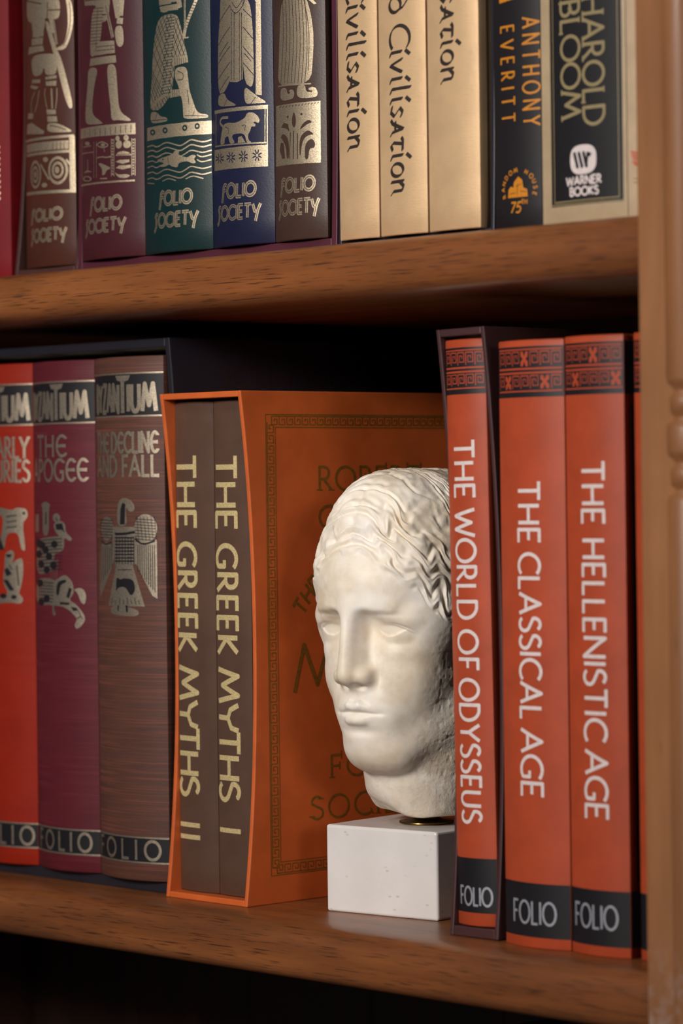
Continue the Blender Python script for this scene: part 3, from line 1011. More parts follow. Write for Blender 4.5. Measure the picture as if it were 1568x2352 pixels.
  ('L',1,0.60,"-22.2,37.3 -15.5,37.6 -10.9,35.9 -2.9,38.0 2.5,36.6 7.4,35.2 10.8,36.4 14.1,38.0 17.8,37.0 21.3,36.2 25.8,37.1"),
  ('L',1,0.60,"-21.8,48.2 -15.2,48.6 -11.5,46.9 -2.7,48.7"),
  ('L',1,0.60,"-21.9,45.6 -15.3,46.0 -11.5,44.3 -2.8,46.1"),
  ('L',1,0.60,"-22.0,42.9 -15.3,43.4 -11.6,41.7 -2.8,43.5"),
  ('L',1,0.60,"17.9,46.0 20.5,44.6 25.9,45.6"),
  ('L',1,0.60,"17.9,43.7 20.4,42.2 25.9,43.2"),
  ('L',1,0.52,"-6.0,34.9 -0.9,36.0 4.4,34.4"),
  ('L',1,0.52,"10.8,34.7 15.2,36.1 21.3,34.3"),
  ('L',1,0.52,"-22.3,35.5 -13.6,34.4"),
  ('P',1,0.00,"-11.5,45.3 -7.3,46.3 2.0,47.2 4.0,49.2 7.0,48.6 6.4,46.7 11.5,45.1 13.2,45.5 15.3,46.3 17.5,45.6 15.9,44.0 17.5,42.2 15.3,41.8 12.1,43.4 6.3,42.9 5.7,40.5 1.3,41.6 -0.1,42.7 -4.3,41.6 -10.7,42.6 -2.8,43.4"),
  ('E',0,0.00,"-5.3,45.5 -4.7,45.4 -5.4,45.1"),
  ('L',0,0.30,"-1.4,46.2 -0.7,43.1")],
 'navy':[
  ('P',1,0.00,"-10.8,120.9 -1.8,119.7 -2.6,80.4 -4.2,78.0 -8.1,73.7 -14.4,73.6 -13.9,97.5 -11.5,110.0"),
  ('P',1,0.00,"-2.1,119.8 6.4,118.8 5.6,78.7 1.7,77.6 -3.5,78.3"),
  ('P',1,0.00,"6.1,118.8 10.4,115.0 11.7,107.3 12.3,96.7 12.5,73.0 5.6,77.8"),
  ('L',0,0.34,"-1.7,111.3 -2.4,79.1"),
  ('L',0,0.34,"0.3,111.0 -0.4,78.9"),
  ('L',0,0.34,"3.9,110.6 3.3,78.5"),
  ('L',0,0.34,"5.3,110.4 4.8,78.4"),
  ('L',0,0.39,"-14.1,80.5 -3.2,87.7"),
  ('L',0,0.39,"-14.5,73.7 -4.1,81.0"),
  ('L',0,0.39,"-13.9,88.1 -3.0,95.3"),
  ('L',0,0.39,"-13.5,97.0 -2.8,104.6"),
  ('L',0,0.39,"-12.2,107.9 -2.6,114.8"),
  ('L',0,0.39,"6.1,103.6 12.3,97.1"),
  ('L',0,0.39,"5.9,94.3 12.3,87.6"),
  ('L',0,0.39,"5.8,86.7 12.4,80.0"),
  ('L',0,0.39,"6.2,112.0 11.8,107.2"),
  ('L',0,0.39,"-12.7,91.4 -4.5,97.6"),
  ('L',0,0.39,"6.7,90.9 11.0,86.7"),
  ('L',0,0.39,"-2.1,113.0 1.7,109.8 6.5,113.7 8.3,117.7"),
  ('L',0,0.34,"-1.3,116.3 1.8,112.1 6.0,116.3"),
  ('P',1,0.00,"14.1,118.0 16.8,117.7 16.7,70.1 13.3,70.8"),
  ('P',1,0.00,"-14.4,73.0 -8.1,73.7 -6.2,70.2 0.9,67.1 0.3,66.6 -14.5,67.4"),
  ('L',0,0.34,"-6.2,70.2 -8.6,67.3"),
  ('P',1,0.00,"6.4,75.6 12.8,70.9 14.8,69.5 19.1,66.9 18.3,66.3 10.7,66.6 6.6,67.0"),
  ('L',0,0.34,"13.3,69.6 10.4,66.6"),
  ('P',1,0.00,"-18.9,66.2 20.0,65.4 20.0,63.5 -19.0,64.5"),
  ('L',1,0.43,"18.4,63.6 18.1,47.8"),
  ('L',1,0.60,"19.6,64.5 19.2,36.4"),
  ('L',1,0.52,"-17.1,64.4 -17.7,48.4"),
  ('L',1,0.69,"-18.7,48.9 18.9,47.6"),
  ('P',1,0.00,"-19.6,47.2 19.7,46.6 19.6,36.3 -20.0,37.2"),
  ('L',0,0.64,"-12.6,42.3 -9.6,41.3"),
  ('L',0,0.64,"-13.2,42.0 -11.9,40.1"),
  ('L',0,0.64,"-14.1,42.1 -15.6,40.4"),
  ('L',0,0.64,"-14.7,42.5 -18.5,42.1"),
  ('L',0,0.64,"-14.7,43.0 -18.4,44.1"),
  ('L',0,0.64,"-14.1,43.3 -15.4,45.3"),
  ('L',0,0.64,"-13.2,43.2 -11.8,44.9"),
  ('L',0,0.64,"-12.6,42.8 -9.6,43.3"),
  ('L',0,0.64,"-2.8,41.9 -0.4,41.0"),
  ('L',0,0.64,"-3.2,41.6 -2.3,39.6"),
  ('L',0,0.64,"-3.9,41.7 -5.0,39.9"),
  ('L',0,0.64,"-4.4,42.1 -7.0,41.5"),
  ('L',0,0.64,"-4.4,42.6 -7.0,43.6"),
  ('L',0,0.64,"-3.9,42.9 -4.9,44.9"),
  ('L',0,0.64,"-3.2,42.9 -2.2,44.6"),
  ('L',0,0.64,"-2.8,42.5 -0.4,43.0"),
  ('L',0,0.64,"6.0,41.7 8.0,40.8"),
  ('L',0,0.64,"5.6,41.4 6.4,39.4"),
  ('L',0,0.64,"5.0,41.4 4.1,39.5"),
  ('L',0,0.64,"4.6,41.8 2.4,41.2"),
  ('L',0,0.64,"4.6,42.3 2.4,43.3"),
  ('L',0,0.64,"5.0,42.7 4.1,44.7"),
  ('L',0,0.64,"5.6,42.6 6.5,44.5"),
  ('L',0,0.64,"6.0,42.2 8.0,42.9"),
  ('L',0,0.64,"14.3,41.6 16.2,40.7"),
  ('L',0,0.64,"13.9,41.2 14.7,39.2"),
  ('L',0,0.64,"13.4,41.3 12.6,39.3"),
  ('L',0,0.64,"13.0,41.7 11.0,41.0"),
  ('L',0,0.64,"13.0,42.2 11.1,43.2"),
  ('L',0,0.64,"13.4,42.6 12.6,44.6"),
  ('L',0,0.64,"13.9,42.6 14.7,44.5"),
  ('L',0,0.64,"14.3,42.1 16.2,42.8"),
  ('P',1,0.00,"-9.2,58.6 -5.4,59.1 0.7,58.3 6.7,60.1 7.9,62.6 11.7,62.5 14.2,60.7 15.5,58.5 14.7,57.0 12.6,58.0 11.6,57.6 13.2,56.6 12.6,55.5 10.5,56.0 9.9,53.9 8.3,51.9 8.8,49.3 10.8,48.3 7.5,48.1 6.6,52.0 4.3,53.1 -1.3,53.2 -2.7,52.0 0.0,48.8 -4.3,48.7 -5.5,53.1 -8.6,51.7 -8.7,49.1 -13.2,49.1 -11.5,54.6 -10.3,57.0"),
  ('L',1,1.20,"-9.7,57.4 -13.1,59.7 -11.3,62.0 -5.3,61.5"),
  ('P',1,0.00,"1.9,51.4 4.3,51.8 6.7,48.6 1.8,48.6"),
  ('L',0,0.30,"4.4,56.5 7.2,57.1 6.1,54.2"),
  ('L',0,0.30,"-7.7,57.2 -4.7,56.0 -5.5,53.6")],
 'brown':[
  ('P',1,0.00,"-9.2,115.6 8.3,113.5 11.1,105.0 12.5,95.3 12.2,85.6 10.6,71.7 -13.5,72.8 -11.8,86.2"),
  ('L',0,0.36,"-7.8,115.0 -7.1,99.3 -8.1,87.7 -10.3,74.3"),
  ('L',0,0.36,"-5.2,114.7 -4.4,99.0 -5.2,87.4 -7.2,73.9"),
  ('L',0,0.36,"-2.7,114.4 -1.9,98.7 -2.5,87.1 -4.4,73.6"),
  ('L',0,0.36,"-0.4,114.1 0.5,98.4 0.0,86.8 -1.8,73.3"),
  ('L',0,0.36,"1.7,113.8 2.7,98.1 2.4,86.5 0.6,73.1"),
  ('L',0,0.36,"3.8,113.6 4.8,97.9 4.6,86.3 2.9,72.9"),
  ('L',0,0.36,"5.8,113.3 6.9,97.7 6.8,86.1 5.1,72.7"),
  ('L',0,0.36,"7.7,113.1 8.8,97.5 8.8,85.9 7.1,72.5"),
  ('L',0,0.36,"6.9,112.8 9.6,101.3 10.1,91.6 9.2,78.1"),
  ('L',1,0.64,"-13.1,73.1 10.8,72.0"),
  ('P',1,0.00,"10.7,112.4 14.3,109.0 12.9,108.7 10.2,110.9"),
  ('P',1,0.00,"2.5,72.0 7.4,71.9 7.7,68.6 10.9,68.0 11.9,68.6 9.5,69.1 9.1,70.0 11.4,70.6 13.7,69.6 14.4,67.2 13.4,65.4 4.5,65.6 1.8,67.5"),
  ('P',1,0.00,"-10.9,71.9 -5.3,71.7 -4.7,68.6 -2.2,68.7 -3.7,70.2 -0.9,70.5 0.6,68.8 -0.4,65.7 -10.7,65.9"),
  ('P',1,0.00,"-15.8,64.1 15.7,63.7 15.5,35.0 -16.8,35.7"),
  ('L',0,0.36,"-12.1,62.8 -10.6,63.5"),
  ('L',0,0.36,"-8.9,62.7 -7.6,63.3"),
  ('L',0,0.36,"-6.2,62.5 -5.0,63.2"),
  ('L',0,0.36,"-3.6,62.5 -2.5,63.1"),
  ('L',0,0.36,"-1.3,62.4 -0.3,63.1"),
  ('L',0,0.36,"0.9,62.4 1.9,63.1"),
  ('L',0,0.36,"3.0,62.3 4.0,63.0"),
  ('L',0,0.36,"5.0,62.3 5.9,63.0"),
  ('L',0,0.36,"7.0,62.4 7.8,63.1"),
  ('L',0,0.36,"8.8,62.4 9.6,63.1"),
  ('L',0,0.36,"10.6,62.4 11.4,63.1"),
  ('L',0,0.36,"12.4,62.5 13.1,63.2"),
  ('L',0,0.36,"14.1,62.5 14.8,63.2"),
  ('P',0,0.00,"-0.1,60.3 1.4,56.7 1.1,53.6 -0.1,52.2 -1.4,53.8 -1.5,57.0"),
  ('L',0,0.68,"-0.4,51.0 -0.9,37.8"),
  ('L',0,0.52,"-2.7,50.4 -3.6,38.1"),
  ('L',0,0.60,"2.2,49.6 2.0,37.6"),
  ('P',0,0.00,"3.5,51.0 5.3,53.6 8.8,55.5 11.5,54.1 8.3,53.4 5.8,52.0"),
  ('P',0,0.00,"3.3,39.8 3.4,45.6 4.7,48.6 8.8,50.9 12.3,48.2 9.2,48.3 6.2,46.9 4.7,43.6 4.0,38.6"),
  ('P',0,0.00,"6.6,37.1 6.7,43.4 8.7,45.9 11.2,46.4 12.7,44.1 12.1,42.0 9.3,42.0 8.6,37.0"),
  ('P',0,0.00,"-10.4,53.5 -7.8,55.5 -4.4,54.5 -3.4,50.8 -5.8,52.6"),
  ('P',0,0.00,"-11.3,48.9 -8.7,50.5 -5.2,48.7 -3.8,44.7 -4.0,38.3 -5.8,38.5 -6.3,44.2 -9.6,47.9"),
  ('P',0,0.00,"-12.2,43.1 -10.8,46.5 -8.3,45.9 -7.2,38.6 -9.8,38.8"),
  ('E',0,0.00,"4.9,58.3 5.6,58.2 4.9,57.8"),
  ('E',0,0.00,"-4.6,57.9 -3.9,57.8 -4.7,57.3")],
 'eagle1':[
  ('P',1,0.00,"-2.7,176.8 -2.1,187.1 0.1,190.2 3.5,190.9 7.4,190.1 10.5,187.1 10.1,184.2 6.9,183.9 4.9,185.9 6.6,186.8 4.2,185.4 5.5,176.8"),
  ('P',1,0.00,"-6.9,176.4 10.5,176.4 11.3,157.7 -4.8,157.3 -6.6,168.2"),
  ('E',1,0.00,"16.9,175.4 23.7,175.4 16.8,168.1"),
  ('P',1,0.00,"10.4,168.8 23.5,169.9 23.4,140.6 20.5,142.2 10.9,158.3"),
  ('E',1,0.00,"-12.6,175.4 -5.7,175.4 -12.8,169.3"),
  ('P',1,0.00,"-19.4,168.6 -6.1,168.2 -5.3,157.6 -19.6,142.2 -23.4,139.9 -21.4,162.4"),
  ('P',1,0.00,"-3.5,157.4 8.7,157.5 16.1,136.7 -11.5,136.7"),
  ('P',1,0.00,"-9.0,136.3 -1.9,137.3 11.6,135.3 12.6,132.6 8.7,131.7 -9.1,132.3")],
 'eagle0':[
  ('P',1,0.00,"0.0,177.6 0.5,185.5 2.1,188.5 4.1,187.7 3.4,177.6"),
  ('L',1,1.29,"-4.4,172.9 3.2,172.8 10.5,173.8"),
  ('L',1,0.97,"10.4,170.4 13.6,168.2 17.0,167.7 22.4,169.4"),
  ('L',1,0.75,"-19.3,169.1 -13.5,167.3 -7.6,168.7"),
  ('P',1,0.00,"-3.7,151.5 -0.3,149.9 1.9,150.7 9.0,150.3 10.5,145.0 7.3,141.4 3.5,146.6 -2.7,146.0 -4.2,143.1"),
  ('L',1,0.48,"12.2,167.4 12.2,153.9"),
  ('L',1,0.48,"13.5,167.4 13.5,152.6"),
  ('L',1,0.48,"14.8,167.4 14.8,151.4"),
  ('L',1,0.48,"16.1,167.4 16.1,150.1"),
  ('L',1,0.48,"17.3,167.4 17.3,148.9"),
  ('L',1,0.48,"18.6,167.4 18.5,147.6"),
  ('L',1,0.48,"19.8,167.4 19.7,146.3"),
  ('L',1,0.48,"21.0,167.4 20.9,145.1"),
  ('L',1,0.48,"22.2,167.4 22.1,143.8"),
  ('L',1,0.48,"-18.9,166.4 -20.0,148.2"),
  ('L',1,0.48,"-16.2,166.4 -17.0,149.8"),
  ('L',1,0.48,"-13.7,166.5 -14.4,151.4"),
  ('L',1,0.48,"-11.4,166.5 -12.1,152.9"),
  ('L',1,0.48,"-9.3,166.5 -9.9,154.5"),
  ('L',1,0.48,"-7.4,166.5 -7.8,156.0"),
  ('L',1,0.75,"-4.5,170.9 9.7,170.9"),
  ('L',1,0.75,"-4.5,169.2 9.7,169.2"),
  ('L',1,0.75,"-4.6,167.5 9.6,167.6"),
  ('L',1,0.75,"-4.6,165.9 9.6,165.9"),
  ('L',1,0.75,"-4.6,164.2 9.6,164.3"),
  ('L',1,0.75,"-4.7,162.5 9.6,162.6"),
  ('L',1,0.75,"-4.7,160.8 9.5,160.9"),
  ('L',1,0.75,"-4.8,159.2 9.5,159.3"),
  ('L',1,0.48,"-3.0,171.6 -3.3,157.6"),
  ('L',1,0.48,"-0.6,171.6 -0.9,157.7"),
  ('L',1,0.48,"1.6,171.6 1.3,157.7"),
  ('L',1,0.48,"3.8,171.6 3.5,157.7"),
  ('L',1,0.48,"5.9,171.6 5.6,157.7"),
  ('L',1,0.48,"7.9,171.6 7.6,157.7"),
  ('L',1,0.48,"9.8,171.6 9.6,157.7"),
  ('L',1,0.38,"10.6,180.4 22.9,179.6"),
  ('L',1,0.38,"10.6,179.0 22.9,178.1"),
  ('L',1,0.38,"10.5,177.5 22.9,176.7"),
  ('L',1,0.38,"10.5,176.1 22.8,175.3"),
  ('L',1,0.38,"10.5,174.7 22.8,173.8"),
  ('L',1,0.38,"10.5,173.2 22.8,172.4"),
  ('L',1,0.38,"10.5,171.8 22.8,171.0"),
  ('L',1,0.38,"10.4,170.4 22.7,169.5"),
  ('L',1,0.32,"11.7,181.5 13.0,169.4"),
  ('L',1,0.32,"13.9,181.5 15.2,169.4"),
  ('L',1,0.32,"16.1,181.5 17.4,169.3"),
  ('L',1,0.32,"18.2,181.5 19.5,169.3"),
  ('L',1,0.32,"20.3,181.5 21.5,169.3"),
  ('L',1,0.32,"22.3,181.5 23.5,169.3"),
  ('L',1,0.38,"-20.6,179.9 -6.3,179.5"),
  ('L',1,0.38,"-20.7,178.4 -6.3,178.0"),
  ('L',1,0.38,"-20.8,176.9 -6.4,176.6"),
  ('L',1,0.38,"-20.8,175.5 -6.4,175.1"),
  ('L',1,0.38,"-20.9,174.0 -6.4,173.7"),
  ('L',1,0.38,"-20.9,172.6 -6.5,172.2"),
  ('L',1,0.38,"-21.0,171.1 -6.5,170.8"),
  ('L',1,0.43,"-2.5,154.9 8.3,155.0"),
  ('L',1,0.97,"-2.4,137.1 -2.4,134.3"),
  ('L',1,1.40,"4.1,137.2 4.4,133.8"),
  ('L',1,0.43,"-7.8,140.8 -8.3,137.5"),
  ('L',1,0.43,"-4.3,139.8 -4.6,137.6"),
  ('L',1,0.43,"-1.1,141.0 -1.2,137.6"),
  ('L',1,0.43,"1.8,139.9 2.0,137.7"),
  ('L',1,0.43,"4.7,141.1 4.9,137.7"),
  ('L',1,0.43,"7.3,140.0 7.7,137.8"),
  ('L',1,0.43,"9.8,141.1 10.4,137.8"),
  ('L',1,0.43,"12.3,140.0 12.9,137.8")],
 'rider1':[
  ('P',1,0.00,"-12.5,185.7 -14.6,188.0 -9.1,189.6 -4.2,188.0 -5.8,185.7 -5.9,172.0 -12.9,171.6"),
  ('P',1,0.00,"-23.4,182.8 -18.1,182.8 -18.4,173.6 -25.4,173.5"),
  ('E',1,0.00,"0.7,181.0 3.7,181.0 0.7,178.7"),
  ('P',1,0.00,"-18.6,170.1 -2.0,171.4 3.4,171.4 -0.1,173.7 -2.1,177.7 3.6,180.0 7.6,177.7 7.6,173.7 12.4,170.2 10.5,168.9 6.3,171.1 6.6,165.7 3.2,162.9 -1.3,162.9 -2.5,152.6 -22.7,151.4 -23.2,164.3"),
  ('P',1,0.00,"-0.6,148.6 4.7,151.5 7.9,151.6 12.0,148.2 12.9,142.5 9.3,139.1 15.0,136.3 20.0,130.1 17.7,126.1 14.1,124.0 12.6,126.1 14.9,129.5 9.2,134.0 2.7,136.1 -22.3,136.0 -26.0,142.3 -21.6,149.4 -6.7,150.2"),
  ('P',1,0.00,"12.3,144.5 17.9,145.5 20.6,141.4 19.1,136.2 16.6,138.6 15.1,142.5"),
  ('L',1,2.15,"-2.8,137.8 -2.0,130.9"),
  ('L',1,0.27,"-6.8,146.8 -0.4,160.0"),
  ('L',1,0.27,"-4.4,146.9 0.4,160.0"),
  ('L',1,0.27,"-2.2,146.9 1.1,160.0"),
  ('L',1,0.27,"-0.1,146.9 1.8,160.0")],
 'rider0':[
  ('P',1,0.00,"-0.3,141.8 0.7,148.1 7.1,149.6 7.9,148.1 3.4,146.7 1.9,140.7"),
  ('L',1,2.15,"10.5,145.0 8.5,140.2"),
  ('L',1,1.18,"2.7,137.2 9.6,137.1"),
  ('P',1,0.00,"10.7,135.4 14.3,135.2 15.0,133.5 12.1,133.4"),
  ('L',1,1.07,"-8.7,184.0 -8.9,177.7"),
  ('P',1,0.00,"-0.0,177.7 5.2,178.2 6.4,174.8 0.8,174.8"),
  ('E',1,0.00,"-18.7,167.8 -13.8,167.9 -18.8,165.9"),
  ('E',1,0.00,"-9.9,164.5 -6.3,164.5 -9.9,162.6"),
  ('E',1,0.00,"-18.9,162.1 -14.0,162.2 -19.0,160.1"),
  ('E',1,0.00,"-2.4,156.6 0.5,156.6 -2.4,154.6"),
  ('E',1,0.00,"-13.8,166.8 -9.8,166.8 -13.9,164.8"),
  ('E',1,0.00,"-6.4,161.1 -3.3,161.1 -6.5,159.2"),
  ('E',1,0.00,"-15.7,157.0 -11.4,157.0 -15.7,155.0"),
  ('E',1,0.00,"-8.9,154.2 -5.5,154.3 -9.0,152.3"),
  ('E',1,0.00,"-17.7,147.2 -13.0,147.3 -17.8,145.2"),
  ('E',1,0.00,"-9.3,139.3 -5.9,139.4 -9.4,137.4"),
  ('E',1,0.00,"-16.4,137.4 -11.9,137.5 -16.5,135.5"),
  ('E',1,0.00,"-1.2,167.4 1.6,167.4 -1.2,165.5"),
  ('L',1,0.64,"0.1,181.1 1.8,179.4"),
  ('L',1,0.43,"-20.6,169.0 5.1,170.3"),
  ('L',1,0.43,"-20.7,167.2 5.0,168.6"),
  ('L',1,0.43,"-20.8,165.5 5.0,166.9"),
  ('L',1,0.43,"-20.9,163.8 5.0,165.2"),
  ('L',1,0.43,"-21.0,162.1 4.9,163.5"),
  ('L',1,0.43,"-21.0,160.3 4.9,161.8"),
  ('L',1,0.43,"-21.1,158.6 4.9,160.1"),
  ('L',1,0.43,"-21.2,156.9 4.8,158.3"),
  ('L',1,0.43,"-21.3,155.1 4.8,156.6"),
  ('L',1,0.43,"-21.4,153.4 4.8,154.9"),
  ('L',1,0.43,"-19.6,147.7 -2.6,147.5"),
  ('L',1,0.43,"-19.6,146.1 -2.6,145.9"),
  ('L',1,0.43,"-19.7,144.5 -2.7,144.3"),
  ('L',1,0.43,"-19.8,142.9 -2.7,142.7"),
  ('L',1,0.43,"-19.9,141.2 -2.7,141.1"),
  ('L',1,0.43,"-19.9,139.6 -2.8,139.5"),
  ('L',1,0.43,"-20.0,138.0 -2.8,137.9"),
  ('L',1,0.54,"14.2,129.5 17.0,130.7"),
  ('L',1,0.43,"15.0,134.0 18.0,129.0"),
  ('L',1,0.75,"3.5,177.1 6.8,173.7"),
  ('L',1,0.54,"-1.9,136.1 -1.7,132.6")],
 'dance1':[
  ('P',1,0.00,"-11.5,188.2 0.9,187.0 12.5,184.9 15.4,186.5 21.6,185.8 22.5,181.6 18.8,178.2 20.9,163.4 17.9,164.2 16.3,173.6 8.4,172.9 6.6,164.2 1.3,164.3 5.1,173.6 6.1,182.3 -2.1,183.5 -11.7,184.1"),
  ('P',1,0.00,"7.0,162.4 11.4,164.5 14.0,162.6 12.0,156.8 15.0,159.4 18.9,160.3 19.2,152.7 17.6,144.6 16.0,141.7 19.2,138.8 17.5,135.8 10.1,137.0 -3.3,135.4 -11.7,138.4 2.7,139.3 9.4,141.1 5.0,147.4 6.5,155.0"),
  ('P',1,0.00,"-12.5,158.9 -2.6,161.9 -4.1,144.4 -13.1,141.3")],
 'dance0':[
  ('P',1,0.00,"3.3,171.3 6.6,164.3 2.3,164.3"),
  ('P',1,0.00,"7.8,162.0 12.1,162.0 10.6,160.3 8.2,160.5"),
  ('P',1,0.00,"6.4,153.8 8.9,155.0 11.9,151.6 8.0,150.4"),
  ('P',1,0.00,"5.5,148.6 8.8,148.6 13.3,143.4 10.3,142.8"),
  ('E',1,0.00,"12.9,139.7 14.8,139.7 12.8,138.6"),
  ('L',1,0.64,"8.6,181.7 15.4,182.3"),
  ('L',1,0.64,"8.5,178.8 15.3,179.4"),
  ('L',1,0.64,"8.5,175.9 15.3,176.5"),
  ('L',1,0.75,"15.0,156.2 16.2,145.8"),
  ('E',1,0.00,"5.3,140.2 7.8,140.2 5.3,138.8"),
  ('E',1,0.00,"19.9,183.4 20.8,183.4 19.9,182.6"),
  ('L',1,0.54,"9.7,156.8 12.0,153.9")],
}


# ------------------------------------------------------------------ books
BD = {
    'red':(-.2345,-.1790,.3110,.250,0.0,32,0),
    'soldier':(-.1690,-.1275,.3155,.2335,.0025,24,0),
    'egypt':(-.1197,-.0696,.3164,.240,0.0,24,0),
    'green':(-.0692,-.0183,.3164,.240,0.0,24,0),
    'navy':(-.0179,.0266,.3164,.240,0.0,24,0),
    'brown':(.0270,.0632,.3164,.240,0.0,24,0),
    'gold1':(.0738,.0998,.3140,.236,-.002,15,0),
    'gold2':(.1010,.1311,.3140,.236,-.002,15,0),
    'gold3':(.1324,.1642,.3140,.236,-.002,15,0),
    'everitt':(.1714,.1994,.3110,.242,0,16,0),
    'bloom':(.1999,.2486,.3110,.236,0,12,0),
    'cream':(.2490,.2690,.3110,.230,0,14,0),
    'orange':(-.2222,-.1722,.0058,.2615,.0075,28,0),
    'burg':(-.1717,-.1207,.0058,.2615,.0075,28,0),
    'bruno':(-.1203,-.0661,.0058,.2615,.0075,28,0),
    'myth2':(-.0578,-.0290,.0032,.2403,.0078,12,0),
    'myth1':(-.0286,-.0027,.0032,.2403,.0078,12,0),
    'odys':(.1395,.1640,.0050,.2605,.0035,28,-.8),
    'class':(.1722,.2108,.0,.2634,0,25,0),
    'hell':(.2116,.2450,.0,.2638,0,25,0),
    'fourth':(.2492,.2720,.0,.2640,.002,25,0),
}


class Book:
    def __init__(s, key, label, cmat, depth=0.150, group=None, tb=0.0026, name='book', parent_rot=None):
        x0, x1, z0, h, yf, al, tilt = BD[key]
        s.key, s.h, s.w = key, h, x1 - x0
        al = math.radians(al)
        s.al = al
        s.R = s.w / 2 / math.sin(al)
        s.yc = s.R * math.cos(al)
        s.half = s.R * al * 1000
        s.root = thing(name, label, 'book', ((x0 + x1) / 2, yf, z0), group)
        N = 28
        W = s.w / 2
        # outer loop and matching inner loop of the cover, seen from above
        out, inn = [], []
        for y in (depth, 0.05, 0.012, 0.006, 0.003):
            g = 0.0009 if y == 0.006 else 0.0
            out.append((-W + g, y))
            inn.append((-W + tb, y))
        for i in range(N + 1):
            ph = -al + 2 * al * i / N
            out.append((s.R * math.sin(ph), s.yc - s.R * math.cos(ph)))
            r2 = s.R - tb * 0.6
            xi = max(-W + tb, min(W - tb, r2 * math.sin(ph)))
            inn.append((xi, s.yc - r2 * math.cos(ph)))
        for y in (0.003, 0.006, 0.012, 0.05, depth):
            g = 0.0009 if y == 0.006 else 0.0
            out.append((W - g, y))
            inn.append((W - tb, y))
        n = len(out)
        nor = []
        for i in range(n):
            a, b = out[max(0, i - 1)], out[min(n - 1, i + 1)]
            tx, ty = b[0] - a[0], b[1] - a[1]
            L = math.hypot(tx, ty) + 1e-12
            nor.append((ty / L, -tx / L))
        bm = bmesh.new()
        e = 0.0006
        lv = [(0.0, e), (0.0002, e * 0.45), (e, 0), (0.012, 0), (h * 0.33, 0), (h * 0.66, 0), (h - 0.012, 0), (h - e, 0), (h - 0.0002, e * 0.45), (h, e)]
        ro = [[bm.verts.new((p[0] - q[0] * f, p[1] - q[1] * f, z)) for p, q in zip(out, nor)] for z, f in lv]
        ri = [[bm.verts.new((p[0], p[1], z)) for p in inn] for z in (0, h)]
        for a, b in zip(ro[:-1], ro[1:]):
            for i in range(n - 1):
                bm.faces.new((a[i], a[i + 1], b[i + 1], b[i]))
            for i in (0, n - 1):
                pass
        for i in range(n - 1):
            bm.faces.new((ri[0][i], ri[1][i], ri[1][i + 1], ri[0][i + 1]))
            bm.faces.new((ro[0][i], ri[0][i], ri[0][i + 1], ro[0][i + 1]))
            bm.faces.new((ro[-1][i], ro[-1][i + 1], ri[1][i + 1], ri[1][i]))
        for i in (0, n - 1):
            bm.faces.new([r[i] for r in ro] + [ri[1][i], ri[0][i]])
        s.cover = finish('cover', bm, cmat, s.root, 0, 2, True)
        s.cover.data.set_sharp_from_angle(angle=math.radians(35))
        # leaves, rounded at the back fold and hollow at the fore-edge
        bm = bmesh.new()
        pw = W - tb - 0.0001
        f_, b_ = [], []
        for i in range(13):
            x = -pw + 2 * pw * i / 12
            k = 1 - (x / pw) ** 2
            f_.append((x, 0.0062 - k * min(0.003, s.w * 0.05)))
            b_.append((x, depth - 0.004 - k * 0.0025))
        lp = f_ + b_[::-1]
        v0 = [bm.verts.new((x, y, 0.003)) for x, y in lp]
        v1 = [bm.verts.new((x, y, h - 0.003)) for x, y in lp]
        m = len(lp)
        for i in range(m):
            bm.faces.new((v0[i], v0[(i + 1) % m], v1[(i + 1) % m], v1[i]))
        bm.faces.new(v0[::-1])
        bm.faces.new(v1)
        finish('page_block', bm, MAT['page'], s.root)

    def at(s, a, z, off):
        ph = np.asarray(a) / 1000.0 / s.R
        r = s.R + off
        return np.stack([r * np.sin(ph), s.yc - r * np.cos(ph), np.asarray(z) / 1000.0], -1)

    def sheet(s, z0, z1, a0=None, a1=None, res=0.1):
        return Sheet(-s.half if a0 is None else a0, s.half if a1 is None else a1, z0, z1, res)

    def put(s, sh, name, mat, off=0.00008, label=None):
        o = sh.build(name, mat, s.root, s.at, off)
        if o is not None and label:
            o['label'] = label
        return o

    def band(s, name, mat, z0, z1, off=0.00005, label=None):
        N = 28
        P = []
        for z in (z0, z1):
            P += [tuple(p) for p in s.at(np.linspace(-s.half * 0.995, s.half * 0.995, N + 1), np.full(N + 1, z), off)]
        F = [(i, i + 1, N + 2 + i, N + 1 + i) for i in range(N)]
        o = link(name, mesh_from(name, P, F), mat, s.root, True)
        if label:
            o['label'] = label
        return o


# ---- upper shelf, left to right
b = Book('red', 'crimson cloth book at the left end of the upper shelf', MAT['red'])
sh = b.sheet(35, 220)
for i in range(10):
    sh.line([(21.5 + (i % 2) * 0.8, 41 + i * 3), (23.4, 42.5 + i * 3)], 0.9)
b.put(sh, 'gilt_pattern', MAT['foil'])

slipcase('slipcase', 'narrow umber slipcase holding the russet soldier book on the upper shelf', -0.1772, -0.1242, 0.2430, 0.165, 0.0028, MAT['slip_brown'], SH_UP, 0.008, 0.0042)
SET = 'leather-bound histories with gilt spine figures'


